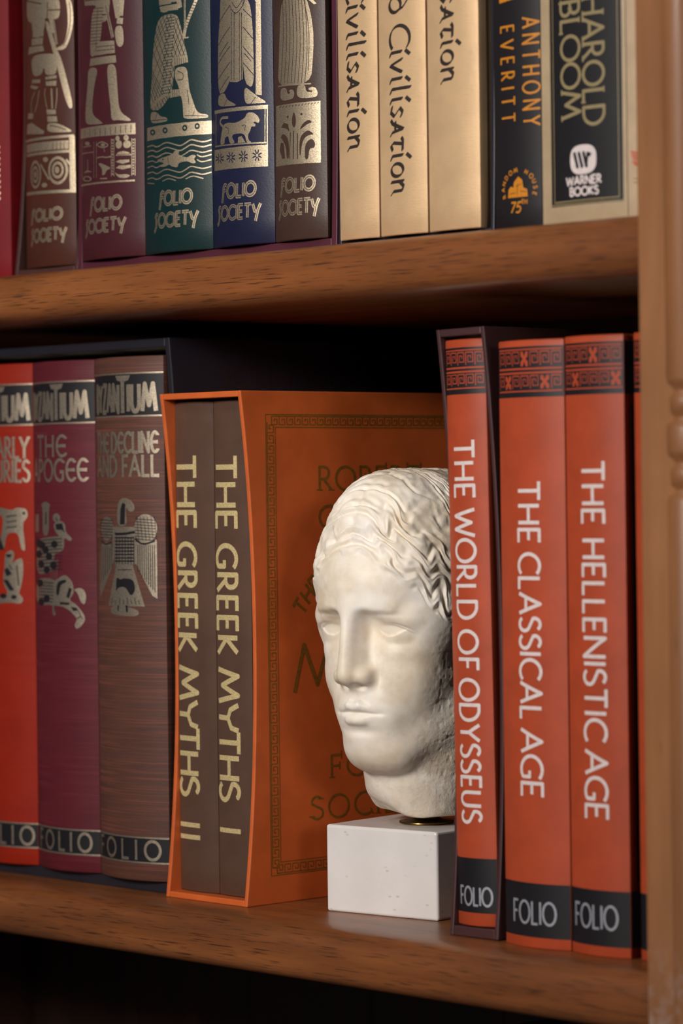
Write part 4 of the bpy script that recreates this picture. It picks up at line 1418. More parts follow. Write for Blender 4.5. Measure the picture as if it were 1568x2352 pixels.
def upper_body(sh, key):
    """torso, arms and head of the gilt figure, in the same plain cut-out manner"""
    x = {'soldier': -3.5, 'egypt': 0.5, 'green': -2.0, 'navy': 1.0, 'brown': 2.0}[key]
    zb = {'soldier': 118, 'egypt': 118, 'green': 117, 'navy': 114, 'brown': 114}[key]
    w_ = {'soldier': 6.5, 'egypt': 5.6, 'green': 5.6, 'navy': 7.5, 'brown': 7.2}[key]
    sh.poly(rounded([(x - w_ * .8, zb), (x + w_ * .8, zb), (x + w_, zb + 14), (x + w_ * 1.25, zb + 27), (x - w_ * 1.25, zb + 27), (x - w_, zb + 14)], True))
    sh.line([(x + w_ * 1.15, zb + 26), (x + w_ * 1.5, zb + 12), (x + w_ * 1.9, zb + 1)], 3.0)
    sh.line([(x - w_ * 1.15, zb + 26), (x - w_ * 1.45, zb + 13), (x - w_ * .6, zb + 8)], 3.0)
    sh.rect(x - 1.6, x + 1.6, zb + 26, zb + 31)
    sh.ellipse((x + .4, zb + 35.5), 4.0, 5.4)
    sh.poly(rounded([(x - 4.8, zb + 35), (x - 4.6, zb + 43), (x + 3.6, zb + 43), (x + 4.4, zb + 38.5), (x - 1.6, zb + 38.2), (x - 2.6, zb + 31)], True))
    sh.line([(x - 4.4, zb + 38.8), (x + 4.2, zb + 38.8)], 0.45, 0)
    sh.line([(x - w_ * .8, zb + 3.5), (x + w_ * .8, zb + 3.5)], 0.5, 0)
    sh.line([(x - w_ * 1.1, zb + 24.5), (x, zb + 19), (x + w_ * 1.1, zb + 24.5)], 0.5, 0)
    sh.ellipse((x + 2.2, zb + 36), 0.6, 0.45, 0)


def imprint(bk, c, f0, f1, s0, s1, fz, sz):
    """the two-line uncial imprint near the foot of the spine"""
    sh = bk.sheet(4, 36, res=0.08)
    lettering(sh, 'fOLIO', f0, f1, fz[0], fz[1], 1.75, gap=.16, inline=.30, slant=.06)
    lettering(sh, 'zOCIETq', s0, s1, sz[0], sz[1], 1.65, gap=.14, inline=.30, slant=.06)
    bk.put(sh, 'imprint_lettering', MAT['foil'])


b = Book('soldier', 'russet leather book with a gilt spearman and spirals on its spine', MAT['soldier'], group=SET)
sh = b.sheet(30, 200)
upper_body(sh, 'soldier')
sh.art(ART['soldier'])
b.put(sh, 'spine_emblem', MAT['foil'], label='gilt spearman standing on a spiral plinth')
imprint(b, 0, -13.0, 12.5, -13.5, 15.0, (24.0, 29.6), (13.4, 19.4))

slipcase('slipcase', 'wide burgundy slipcase holding four leather histories on the upper shelf', -0.1238, 0.0690, 0.2520, 0.165, 0.0038, MAT['slip_burg'], SH_UP, 0.002, 0.0052)
for key, f, s_, fz, sz, lab, em in (
        ('egypt', (-13.5, 11.5), (-19.5, 14.0), (24.2, 30.6), (13.6, 19.8), 'burgundy leather book with a gilt kilted walking figure on its spine', 'gilt kilted figure above picture signs'),
        ('green', (-9.0, 14.2), (-14.0, 17.6), (23.2, 29.6), (12.6, 19.0), 'bottle green leather book with gilt waves and a fish on its spine', 'gilt striding figure above waves and a fish'),
        ('navy', (-11.8, 12.2), (-16.5, 14.8), (23.2, 29.6), (12.8, 19.2), 'navy leather book with a gilt lion panel on its spine', 'gilt robed figure above a walking lion'),
        ('brown', (-11.8, 11.6), (-14.0, 13.8), (22.8, 29.0), (12.2, 18.6), 'umber leather book with a gilt palm panel on its spine', 'gilt fringed robe above a palm panel')):
    b = Book(key, lab, MAT[key], group=SET)
    sh = b.sheet(28, 200)
    upper_body(sh, key)
    sh.art(ART[key])
    b.put(sh, 'spine_emblem', MAT['foil'], label=em)
    imprint(b, 0, *f, *s_, fz, sz)

slipcase('slipcase', 'midnight blue slipcase around three gold satin books on the upper shelf', 0.0698, 0.1702, 0.2430, 0.165, 0.0024, MAT['slip_navy'], SH_UP, 0.002, 0.0028)
for key, tail, start, end, lab in (('gold1', '', 118.5, 41.0, 'gold satin book beside the burgundy slipcase, its dark title ending mid-spine'),
                                   ('gold2', 'd', 94.5, 18.5, 'middle gold satin book whose dark title runs lowest'),
                                   ('gold3', '', 143.0, 65.5, 'gold satin book next to the black author jacket, its title ending highest')):
    b = Book(key, lab, MAT['gold'], group='gold satin books in the midnight slipcase')
    sh = b.sheet(10, 150, res=0.08)
    lettering(sh, 'Civilisation', start, end, -5.6 - (0.6 if key == 'gold2' else 0), 6.6, 0.60, True, gap=.10, nib=(0.95, 0.9))
    if tail:
        lettering(sh, 'd', 107.5, 99.5, -6.2, 6.4, 0.60, True, nib=(0.95, 0.9))
    b.put(sh, 'title_lettering', MAT['print_ink'], 0.00006, 'dark title reading down the spine')

b = Book('everitt', 'black jacketed book with amber author name reading down its spine', MAT['everitt'])
sh = b.sheet(8, 130, res=0.08)
lettering(sh, 'ANTHONY', 92.0, 45.2, 5.1, 13.8, 0.95, True, gap=.55)
lettering(sh, 'EVERITT', 89.6, 47.8, -8.2, 0.1, 0.95, True, gap=.65)
sh.poly([(-9, 100), (3, 101), (5, 110), (2, 128), (-9, 128)])
b.put(sh, 'author_lettering', MAT['print_amber'], 0.00006, 'amber author name')
sh = b.sheet(2, 34, res=0.06)
word = 'RANDOM HOUSE'
for i, ch in enumerate(word):
    if ch == ' ':
        continue
    t = math.radians(200 - 220 * i / (len(word) - 1))
    c0 = (1.6 + 8.4 * math.cos(t), 18.2 + 7.2 * math.sin(t))
    ex, ey = (math.sin(t), -math.cos(t)), (math.cos(t), math.sin(t))
    for st in GL[ch][1]:
        sh.line([(c0[0] + ex[0] * (p[0] - .35) * 2.1 + ey[0] * p[1] * 1.9, c0[1] + ex[1] * (p[0] - .35) * 2.1 + ey[1] * p[1] * 1.9) for p in st], 0.42)
sh.poly([(-4.6, 14.6), (-4.2, 18.2), (-2.6, 19.6), (-1.2, 18.8), (-0.8, 21.2), (1.8, 23.6), (4.0, 22.0), (4.6, 18.6), (6.6, 17.8), (7.0, 14.6)])
for p in ([(-3.6, 16.2), (0, 16.6)], [(1, 15.6), (1.4, 20.5)], [(2.8, 17.2), (6, 16.6)], [(0.2, 19.4), (3.6, 20.2)]):
    sh.line(p, 0.28, 0)
lettering(sh, '75', -3.6, 2.6, 8.0, 12.4, 0.75, slant=.25)
lettering(sh, 'TH', 3.4, 6.6, 11.4, 13.4, 0.4)
b.put(sh, 'publisher_emblem', MAT['print_amber'], 0.00006, 'amber house emblem under arched lettering')

b = Book('bloom', 'cream jacketed book with a black spine panel on the upper shelf', MAT['bloom'])
sh = b.sheet(6, 220)
sh.rect(-18.0, 22.6, 8.6, 219)
b.put(sh, 'title_panel', MAT['print_black'], 0.00004, 'black spine panel')
sh = b.sheet(6, 220)
sh.rect(-16.2, 20.8, 10.2, 217)
sh.rect(-15.8, 20.4, 10.7, 216.6, 0)
sh.line([(-18.4, 9.4), (22.8, 9.0)], 0.5)
b.put(sh, 'panel_border', MAT['print_olive'], 0.00007, 'thin olive border lines')
sh = b.sheet(30, 118, res=0.08)
lettering(sh, 'HAROLD', 96.5, 41.8, 2.4, 13.4, 1.5, True, gap=.16, serif=1.25)
lettering(sh, 'BLOOM', 96.0, 46.0, -10.6, 0.4, 1.5, True, gap=.14, serif=1.25)
b.put(sh, 'author_lettering', MAT['print_olive'], 0.00009, 'olive author name')
sh = b.sheet(10, 38, res=0.06)
pts = []
for i in range(48):
    t = 2 * math.pi * i / 48
    c, s_ = math.cos(t), math.sin(t)
    pts.append((1.6 + 7.4 * math.copysign(abs(c) ** 0.72, c), 27.7 + 6.3 * math.copysign(abs(s_) ** 0.72, s_)))
sh.poly(pts)
for dx in (-2.6, 0.0, 2.6):
    sh.line([(dx - 0.6, 30.4), (dx + 1.0, 24.8)], 1.6, 0, False)
sh.line([(3.6, 24.8), (4.2, 30.2)], 1.2, 0, False)
sh.ellipse((5.0, 29.6), 1.2, 1.0, 0)
lettering(sh, 'WARNER', -8.2, 11.4, 17.2, 20.6, 0.85, gap=.16)
lettering(sh, 'BOOKS', -6.2, 9.8, 12.6, 16.0, 0.85, gap=.16)
b.put(sh, 'publisher_emblem', MAT['print_white'], 0.00009, 'white shield emblem over two lettered lines')

b = Book('cream', 'pale cream book squeezed against the upright post on the upper shelf', MAT['cream'])
sh = b.sheet(8, 40, res=0.08)
for dz, a0, a1 in ((28.0, -7.6, -1), (26.6, -7.2, 0), (25.2, -6.4, 1), (23.8, -6.6, 0), (22.6, -5.4, 1)):
    sh.line([(a0, dz + 0.7), (a1, dz - 0.7)], 0.8, 1, False)
b.put(sh, 'red_mark', MAT['print_red'], 0.00006, 'small red printed mark')
sh = b.sheet(8, 40, res=0.08)
for dz in (17.4, 15.8):
    sh.line([(-6.5, dz), (2, dz - 0.4)], 0.45)
b.put(sh, 'printed_lines', MAT['print_olive'], 0.00006)

# ---- lower shelf: three volumes in a black slipcase
BYZ = 'ribbed cloth volumes with black spine bands'
case = slipcase('slipcase', 'black slipcase holding three volumes with black spine bands on the lower shelf', -0.2266, -0.0615, 0.2758, 0.172, 0.0036, MAT['slip_black'], SH_LO, 0.006, 0.0055, tt=0.0046)
case.location.y = 0.0075
sh = Sheet(20, 150, 225, 262, 0.12)
lettering(sh, 'JOHN JULIUS', 34, 142, 252, 261, 1.1, serif=0.9)
sh.build('author_lettering', MAT['print_ink'], case, lambda a, z, off: np.stack([np.full_like(a, 0.1651 + off), a / 1000, z / 1000], -1), 0.0001)
for key, lab, em, title in (
        ('orange', 'vermilion cloth book at the left end of the lower shelf', 'silver and black dancing figures', (('THE EARLY', -23.0, 23.2, 212.4, 222.8), ('CENTURIES', -23.0, 23.4, 200.0, 210.8))),
        ('burg', 'wine red cloth book with a silver horseman on its spine', 'silver and black horseman', (('THe', -17.8, 8.4, 212.6, 223.0), ('APOGee', -25.0, 21.6, 200.0, 210.8))),
        ('bruno', 'ribbed brown cloth book with a silver eagle on its spine', 'silver and black two-winged eagle', (('THe DeCLINe', -23.5, 24.6, 213.6, 223.4), ('AND FALL', -23.5, 24.8, 201.8, 211.8)))):
    b = Book(key, lab, MAT[key], group=BYZ)
    up1, dn1 = (253.0, 231.6) if key == 'bruno' else (250.6, 229.4)
    b.band('title_band', MAT['print_black'], dn1 + 0.6, up1 - 0.6, label='black band across the head of the spine')
    b.band('imprint_band', MAT['print_black'], 9.6, 21.4, label='black band across the foot of the spine')
    sh = b.sheet(4, 258)
    for z in (dn1, up1, 9.2, 21.6):
        sh.rect(-b.half, b.half, z - 0.42, z + 0.42)
    b.put(sh, 'silver_rules', MAT['silver'], 0.00007)
    sh = b.sheet(dn1, up1 + 2, res=0.08)
    L0, L1 = (-24.0, 24.0) if key == 'bruno' else (-25.2, 22.4)
    if key == 'orange':
        L0, L1 = -23.5, 23.5
    zb, zt = dn1 + 2.3, up1 - 5.6
    sh2 = lettering(sh, 'BYZAN', L0, L0 + (L1 - L0) * 0.50, zb, zt, 2.4, gap=.16)
    lettering(sh, 'IUM', L0 + (L1 - L0) * 0.64, L1, zb, zt, 2.4, gap=.2)
    xm = L0 + (L1 - L0) * 0.565
    sh.line([(xm, zb - 0.6), (xm, zt + 4.2)], 2.6)
    sh.poly([(xm - 5.4, zt + 4.6), (xm + 5.4, zt + 4.6), (xm + 4.2, zt + 2.2), (xm, zt + 1.2), (xm - 4.2, zt + 2.2)])
    b.put(sh, 'title_lettering', MAT['silver'], 0.0001, 'heavy silver title')
    sh = b.sheet(198, 226, res=0.08)
    for txt, s0, s1, z0, z1 in title:
        lettering(sh, txt, s0, s1, z0, z1, 1.6, gap=.20, serif=0.9, space=.35)
    b.put(sh, 'volume_lettering', MAT['silver'], 0.0001, 'silver volume title')
    sh = b.sheet(8, 23, res=0.08)
    lettering(sh, 'FOLIO', -26.5 if key == 'bruno' else -22.0, 23.2 if key == 'bruno' else 21.4 if key == 'burg' else 23.4, 10.8, 20.0, 1.5, gap=.55, serif=0.8)
    b.put(sh, 'imprint_lettering', MAT['silver'], 0.0001, 'silver imprint')
    sheet_keys = {'orange': 'dance', 'burg': 'rider', 'bruno': 'eagle'}[key]
    sh = b.sheet(120, 200)
    sh.art(ART[sheet_keys + '1'])
    b.put(sh, 'spine_emblem', MAT['silver'], 0.00007, em)
    sh = b.sheet(120, 200)
    sh.art(ART[sheet_keys + '0'])
    b.put(sh, 'emblem_black_print', MAT['print_black'], 0.0001)  # black printed details and hatching over the silver figure

# ---- the orange slipcase with two chocolate volumes
case = slipcase('slipcase', 'orange slipcase with a gilt key-pattern border, holding two chocolate books', -0.0605, 0.0, 0.2476, 0.170, 0.0024, MAT['slip_orange'], SH_LO, 0.0078, 0.0030)
face = lambda a, z, off: np.stack([np.full_like(a, 0.0605 + off), a / 1000, z / 1000], -1)
sh = Sheet(14, 156, 12, 238, 0.1)
A0, A1, B0, B1, WB = 15.6, 154.4, 13.4, 236.4, 6.2
for k, v in ((0, 1), (0.45, 0)):
    sh.rect(A0 + k, A1 - k, B0 + k, B1 - k, v)
for k, v in ((WB, 1), (WB + 0.45, 0)):
    sh.rect(A0 + k, A1 - k, B0 + k, B1 - k, v)


def key_unit(c, d, n, ln):
    """one meander starting at c, going along d with inward normal n"""
    P = [(0, 0), (0, 4.0), (ln * .72, 4.0), (ln * .72, 1.4), (ln * .36, 1.4), (ln * .36, 2.6)]
    sh.line([(c[0] + d[0] * p + n[0] * q, c[1] + d[1] * p + n[1] * q) for p, q in P], 0.55)
    sh.line([(c[0] + d[0] * -0.1 + n[0] * 0, c[1] + d[1] * -0.1 + n[1] * 0), (c[0] + d[0] * ln + n[0] * 0, c[1] + d[1] * ln + n[1] * 0)], 0.55)


ln = 5.0
nv, nh = int((B1 - B0 - 8) / ln), int((A1 - A0 - 8) / ln)
for i in range(nv):
    z = B0 + 4 + i * (B1 - B0 - 8) / nv
    key_unit((A0 + 1.1, z), (0, 1), (1, 0), ln)
    key_unit((A1 - 1.1, z), (0, 1), (-1, 0), ln)
for i in range(nh):
    a = A0 + 4 + i * (A1 - A0 - 8) / nh
    key_unit((a, B0 + 1.1), (1, 0), (0, 1), ln)
    key_unit((a, B1 - 1.1), (1, 0), (0, -1), ln)
o = sh.build('key_border', MAT['print_bronze'], case, face, 0.0001)
o['label'] = 'dull gilt key-pattern border'
sh = Sheet(26, 146, 30, 216, 0.1)
lettering(sh, 'ROBERT', 50, 120, 199.3, 210.6, 1.45, serif=2.0, gap=.22)
lettering(sh, 'GRAVES', 50, 120, 180.5, 191.5, 1.45, serif=2.0, gap=.22)
lettering(sh, 'FOLIO', 55.6, 114.4, 58.2, 69.0, 1.25, serif=1.9, gap=.28)
lettering(sh, 'SOCIETY', 42.4, 127.6, 38.4, 49.6, 1.25, serif=1.9, gap=.28)
sh.build('printed_lettering', MAT['print_bronze'], case, face, 0.0001)['label'] = 'dull gilt author and imprint lettering'
sh = Sheet(26, 146, 95, 170, 0.1)


def arched(txt, c, R, t0, t1, hgt, wd_, lw):
    for i, ch in enumerate(txt):
        if ch == ' ':
            continue
        t = math.radians(t0 + (t1 - t0) * i / (len(txt) - 1))
        c0 = (c[0] + R * math.cos(t), c[1] + R * math.sin(t))
        ex, ey = (math.sin(t), -math.cos(t)), (math.cos(t), math.sin(t))
        for st in GL[ch][1]:
            sh.line([(c0[0] + ex[0] * (p[0] - .35) * wd_ + ey[0] * p[1] * hgt, c0[1] + ex[1] * (p[0] - .35) * wd_ + ey[1] * p[1] * hgt) for p in st], lw)


arched('THE', (85, 110), 54, 145.5, 131.0, 8.2, 8.5, 1.5)
arched('GREEK', (85, 110), 54, 118, 37, 8.2, 9.5, 1.5)
for pts in ([(32.5, 101), (39.0, 124), (47.5, 104.5), (56, 126), (61, 101)],):
    sh.line(pts, 2.3)
lettering(sh, 'YTHS', 68, 137, 101, 124, 2.3)
sh.build('title_lettering', MAT['print_bronze'], case, face, 0.0001)['label'] = 'dull gilt arched title'
for key, words, lab in (('myth2', (('THE', 214.8, 177.4), ('GREEK', 171.8, 116.9), ('MyTHS', 110.9, 46.4), ('I', 34.0, 31.0), ('I', 28.0, 25.2)), 'chocolate book in the orange slipcase with two strokes after its gilt title'),
                        ('myth1', (('THE', 214.3, 177.0), ('GREEK', 171.1, 116.5), ('MyTHS', 110.8, 45.5), ('I', 33.1, 30.3)), 'chocolate book in the orange slipcase with one stroke after its gilt title')):
    b = Book(key, lab, MAT['myth'], group='chocolate volumes in the orange slipcase')
    lo, hi = (-14.6, 2.4) if key == 'myth2' else (-12.2, 4.4)
    if key == 'myth2':
        lo, hi = -14.2, 2.2
    sh = b.sheet(22, 220, res=0.08)
    for txt, s0, s1 in words:
        g = {'THE': .14, 'GREEK': .20, 'MyTHS': .10, 'I': .1}[txt]
        if txt == 'I':
            sh.line([(lo, (s0 + s1) / 2), (hi, (s0 + s1) / 2)], 2.3)
        else:
            lettering(sh, txt, s0 - 1.0, s1 + 1.0, lo + 0.6, hi - 0.6, 2.5, True, gap=g)
    b.put(sh, 'title_lettering', MAT['foil_gold'], 0.00009, 'gilt title reading down the spine')

# ---- right: terracotta volumes
WORLD = 'terracotta volumes with black spine bands'
rot = math.radians(-0.8)
case = slipcase('slipcase', 'plum slipcase leaning beside the marble head, holding one terracotta book', 0.1369, 0.1668, 0.2704, 0.170, 0.0022, MAT['slip_plum'], SH_LO, 0.0072, 0.0045, tt=0.0034)
case.rotation_euler = (0, rot, 0)
plume = lambda a, z, off: np.stack([np.full_like(a, 0.0299 + off), a / 1000, z / 1000], -1)
sh = Sheet(4, 60, 60, 215, 0.2)
for i, z in enumerate((210, 203, 196, 178, 168, 150, 146, 141, 136, 120)):
    sh.line([(9, z), (9 + 6 + (i * 7) % 22, z + 1)], 1.1, 1, False)
sh.build('printed_picture', MAT['print_grey'], case, plume, 0.0001)
for key, words, fol, lab in (
        ('odys', (('THE', 216.2, 189.5), ('WORLD', 185.4, 135.6), ('OF', 131.5, 113.0), ('ODYSSEUS', 109.9, 45.4)), ((-9.6, 10.6), (9.0, 17.6), (-6.6, 6.2)), 'slim terracotta book inside the plum slipcase'),
        ('class', (('THE', 202.6, 175.1), ('CLASSICAL', 171.5, 98.6), ('AGE', 95.3, 65.1)), ((-12.5, 13.3), (10.3, 20.5), (-5.4, 7.5)), 'thick terracotta book standing just outside the plum slipcase'),
        ('hell', (('THE', 210.8, 183.2), ('HELLENISTIC', 177.8, 91.2), ('AGE', 88.0, 57.9)), ((-14.0, 11.7), (11.7, 22.1), (-5.2, 7.6)), 'terracotta book with the longest white title, second from the upright post'),
        ('fourth', (), None, 'terracotta book mostly hidden behind the upright post on the lower shelf')):
    b = Book(key, lab, MAT['world'], group=WORLD)
    if key == 'odys':
        piv = Vector((0.1369, 0, 0))
        Mr = Matrix.Rotation(rot, 4, 'Y')
        p = piv + Mr.to_3x3() @ (Vector(b.root.location) - piv)
        b.root.location = p
        b.root.rotation_euler = (0, rot, 0)
        t0, t1, f0, f1 = 236.0, 256.8, 6.0, 30.2
    elif key == 'class':
        t0, t1, f0, f1 = 238.5, 260.5, 4.8, 28.2
    else:
        t0, t1, f0, f1 = 238.7, 260.8, 4.6, 28.3
    b.band('title_band', MAT['print_black'], t0, t1, label='black patterned band near the head of the spine')
    b.band('imprint_band', MAT['print_black'], f0, f1, label='black band near the foot of the spine')
    sh = b.sheet(t0, t1, res=0.1)
    hb = b.half * 0.96
    mid = (t0 + t1) / 2 + 0.4
    for z in (mid - 0.9, mid + 0.9, t0 + 2.6, t1 - 1.3):
        sh.line([(-hb, z), (hb, z)], 0.55 if abs(z - mid) > 1 else 0.8)
    for r0, r1, sd in ((t0 + 3.6, mid - 2.0, 0), (mid + 2.0, t1 - 2.2, 1)):
        n = max(5, int(2 * hb / 5.2))
        for i in range(n):
            c = -hb + (i + .5) * 2 * hb / n
            hw, hz, zc = hb / n * .86, (r1 - r0) / 2, (r0 + r1) / 2
            if (i + sd * 2) % 4 == 1 and key != 'odys':
                sh.rect(c - hw * .9, c + hw * .9, zc - hz, zc + hz)
                for sx, sz in ((1, 0), (-1, 0), (0, 1), (0, -1)):
                    sh.poly([(c + sx * hw * .95 + sz * hw * .4, zc + sz * hz * 1.05 + sx * hz * .4), (c + sx * hw * .95 - sz * hw * .4, zc + sz * hz * 1.05 - sx * hz * .4), (c + sx * hw * .3, zc + sz * hz * .3)], 0)
            else:
                q = [(-1, -1), (-1, 1), (1, 1), (1, -.55), (-.4, -.55), (-.4, .45), (.4, .45), (.4, 0)]
                sh.line([(c + x * hw * .9, zc + z * hz * .95) for x, z in q], 0.42)
    b.put(sh, 'band_pattern', MAT['print_orange'], 0.00008, 'terracotta key pattern')
    if words:
        lo, hi = fol[2]
        sh = b.sheet(40, 220, res=0.08)
        for txt, s0, s1 in words:
            g = {'THE': .16, 'AGE': .12, 'OF': .22}.get(txt, .17)
            lettering(sh, txt, s0 - 0.6, s1 + 0.6, lo + 0.4, hi - 0.4, 1.6, True, gap=g)
        b.put(sh, 'title_lettering', MAT['print_white'], 0.00007, 'white title reading down the spine')
        sh = b.sheet(f0, f1, res=0.08)
        lettering(sh, 'FOLIO', fol[0][0] + .4, fol[0][1] - .4, fol[1][0] + .3, fol[1][1] - .3, 1.05, gap=.16)
        b.put(sh, 'imprint_lettering', MAT['print_grey'], 0.00008, 'pale grey imprint')
    # the boards carry a dark printed picture
    if key in ('class', 'hell'):
        W = b.w / 2
        side = lambda a, z, off, W=W: np.stack([np.full_like(a, W + off), a / 1000, z / 1000], -1)
        sh = Sheet(0.5, 146, 1.5, b.h * 1000 - 1.5, 0.5)
        sh.rect(0.5, 146, t0, t1)
        sh.rect(0.5, 146, f0, f1)
        sh.rect(4.5, 140, 32, 234)
        sh.build('board_print', MAT['print_black'], b.root, side, 0.00006)['label'] = 'dark picture on the board'
        sh = Sheet(7, 60, 60, 150, 0.4)
        for i, z in enumerate((118, 121, 124, 127, 96, 92, 88, 70)):
            sh.line([(8.5, z), (14 + (i * 5) % 17, z + 1)], 1.8, 1, False)
        sh.build('printed_picture', MAT['print_grey'], b.root, side, 0.0001)

# ---- a dark volume in the shadowed compartment below
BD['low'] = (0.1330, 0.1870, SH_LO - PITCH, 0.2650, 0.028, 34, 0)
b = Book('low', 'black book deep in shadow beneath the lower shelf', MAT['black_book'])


# ------------------------------------------------------------------ marble plinth
PL_ROT = math.radians(7.64)
PL_C = Vector((0.0658, 0.0520, 0))
PL_H = 0.0411
head_root = thing('head_sculpture', 'pale marble head of a woman mounted on a white stone block, on the lower shelf', 'sculpture', tuple(PL_C))
head_root.rotation_euler = (0, 0, PL_ROT)
bm = bmesh.new()
box(bm, -0.0331, 0.0331, -0.030, 0.030, 0.0, PL_H)
bmesh.ops.subdivide_edges(bm, edges=bm.edges, cuts=6, use_grid_fill=True)
finish('stone_block', bm, MAT['plinth'], head_root, 0.0013, 3)


def lathe(name, prof, mat, parent, loc, n=40):
    bm = bmesh.new()
    rows = [[bm.verts.new((r * math.cos(2 * math.pi * i / n), r * math.sin(2 * math.pi * i / n), z)) for i in range(n)] for r, z in prof]
    for a, b_ in zip(rows[:-1], rows[1:]):
        for i in range(n):
            bm.faces.new((a[i], a[(i + 1) % n], b_[(i + 1) % n], b_[i]))
    bm.faces.new(rows[0][::-1])
    bm.faces.new(rows[-1])
    o = finish(name, bm, mat, parent, 0, 2, True)
    o.data.set_sharp_from_angle(angle=math.radians(40))
    o.location = loc
    return o


lathe('mounting_collar', [(0.0125, 0), (0.0130, 0.0006), (0.0128, 0.0012), (0.0080, 0.0018), (0.0062, 0.0026), (0.0060, 0.0070)], MAT['brass'], head_root, (0.0040, 0.0, PL_H))

# ------------------------------------------------------------------ the head, carved from smooth-blended volumes (millimetres: s = her left, f = forward, u = up from the eyes)


def smin(a, b, k):
    h = np.clip(0.5 + 0.5 * (b - a) / k, 0, 1)
    return b * (1 - h) + a * h - k * h * (1 - h)


def smax(a, b, k):
    return -smin(-a, -b, k)


def ell(p, c, r):
    q = (p - np.array(c)) / np.array(r)
    k0 = np.sqrt((q * q).sum(-1)) + 1e-9
    q2 = (p - np.array(c)) / (np.array(r) ** 2)
    k1 = np.sqrt((q2 * q2).sum(-1)) + 1e-9
    return k0 * (k0 - 1) / k1


def sup(p, c, r, n):
    q = np.abs((p - np.array(c)) / np.array(r))
    return ((q ** n).sum(-1) ** (1 / n) - 1) * min(r)


def cap(p, a, b, ra, rb):
    a, b = np.array(a, float), np.array(b, float)
    ab = b - a
    t = np.clip(((p - a) @ ab) / (ab @ ab), 0, 1)
    return np.sqrt(((p - a - t[..., None] * ab) ** 2).sum(-1)) - (ra + (rb - ra) * t)


def chain(p, pts, rs):
    d = None
    for i in range(len(pts) - 1):
        c = cap(p, pts[i], pts[i + 1], rs[i], rs[i + 1])
        d = c if d is None else np.minimum(d, c)
    return d


def bumpf(p, c, r, h):
    q = (p - np.array(c)) / np.array(r)
    return h * np.exp(-(q * q).sum(-1))


def vnoise(p, seed):
    """smooth lattice noise"""
    g = np.random.default_rng(seed).random((32, 32, 32)) * 2 - 1
    i = np.floor(p).astype(int)
    f = p - i
    f = f * f * (3 - 2 * f)
    o = 0
    for dx in (0, 1):
        for dy in (0, 1):
            for dz in (0, 1):
                wgt = (f[..., 0] if dx else 1 - f[..., 0]) * (f[..., 1] if dy else 1 - f[..., 1]) * (f[..., 2] if dz else 1 - f[..., 2])
                o = o + wgt * g[(i[..., 0] + dx) % 32, (i[..., 1] + dy) % 32, (i[..., 2] + dz) % 32]
    return o


def hair_mask(p):
    """>0 inside the hair: hairline arches over the brow and runs down in front of the ear"""
    s, f, u = np.abs(p[..., 0]), p[..., 1], p[..., 2]
    line = np.interp(s, HS, HU)
    t1, t2 = step(f, 22, 8), step(f, 2, -10)
    return u - (line * (1 - t1) + np.minimum(line, -10) * (t1 - t2) + np.minimum(line, -58) * t2)


HS = [0, 6, 12, 18, 24, 29, 33, 36, 38.5, 40.5, 60]
HU = [33.5, 32.5, 30.0, 26.0, 21.0, 16, 11, 6, 1, -4, -20]


def step(x, a, b):
    t = np.clip((x - a) / (b - a), 0, 1)
    return t * t * (3 - 2 * t)


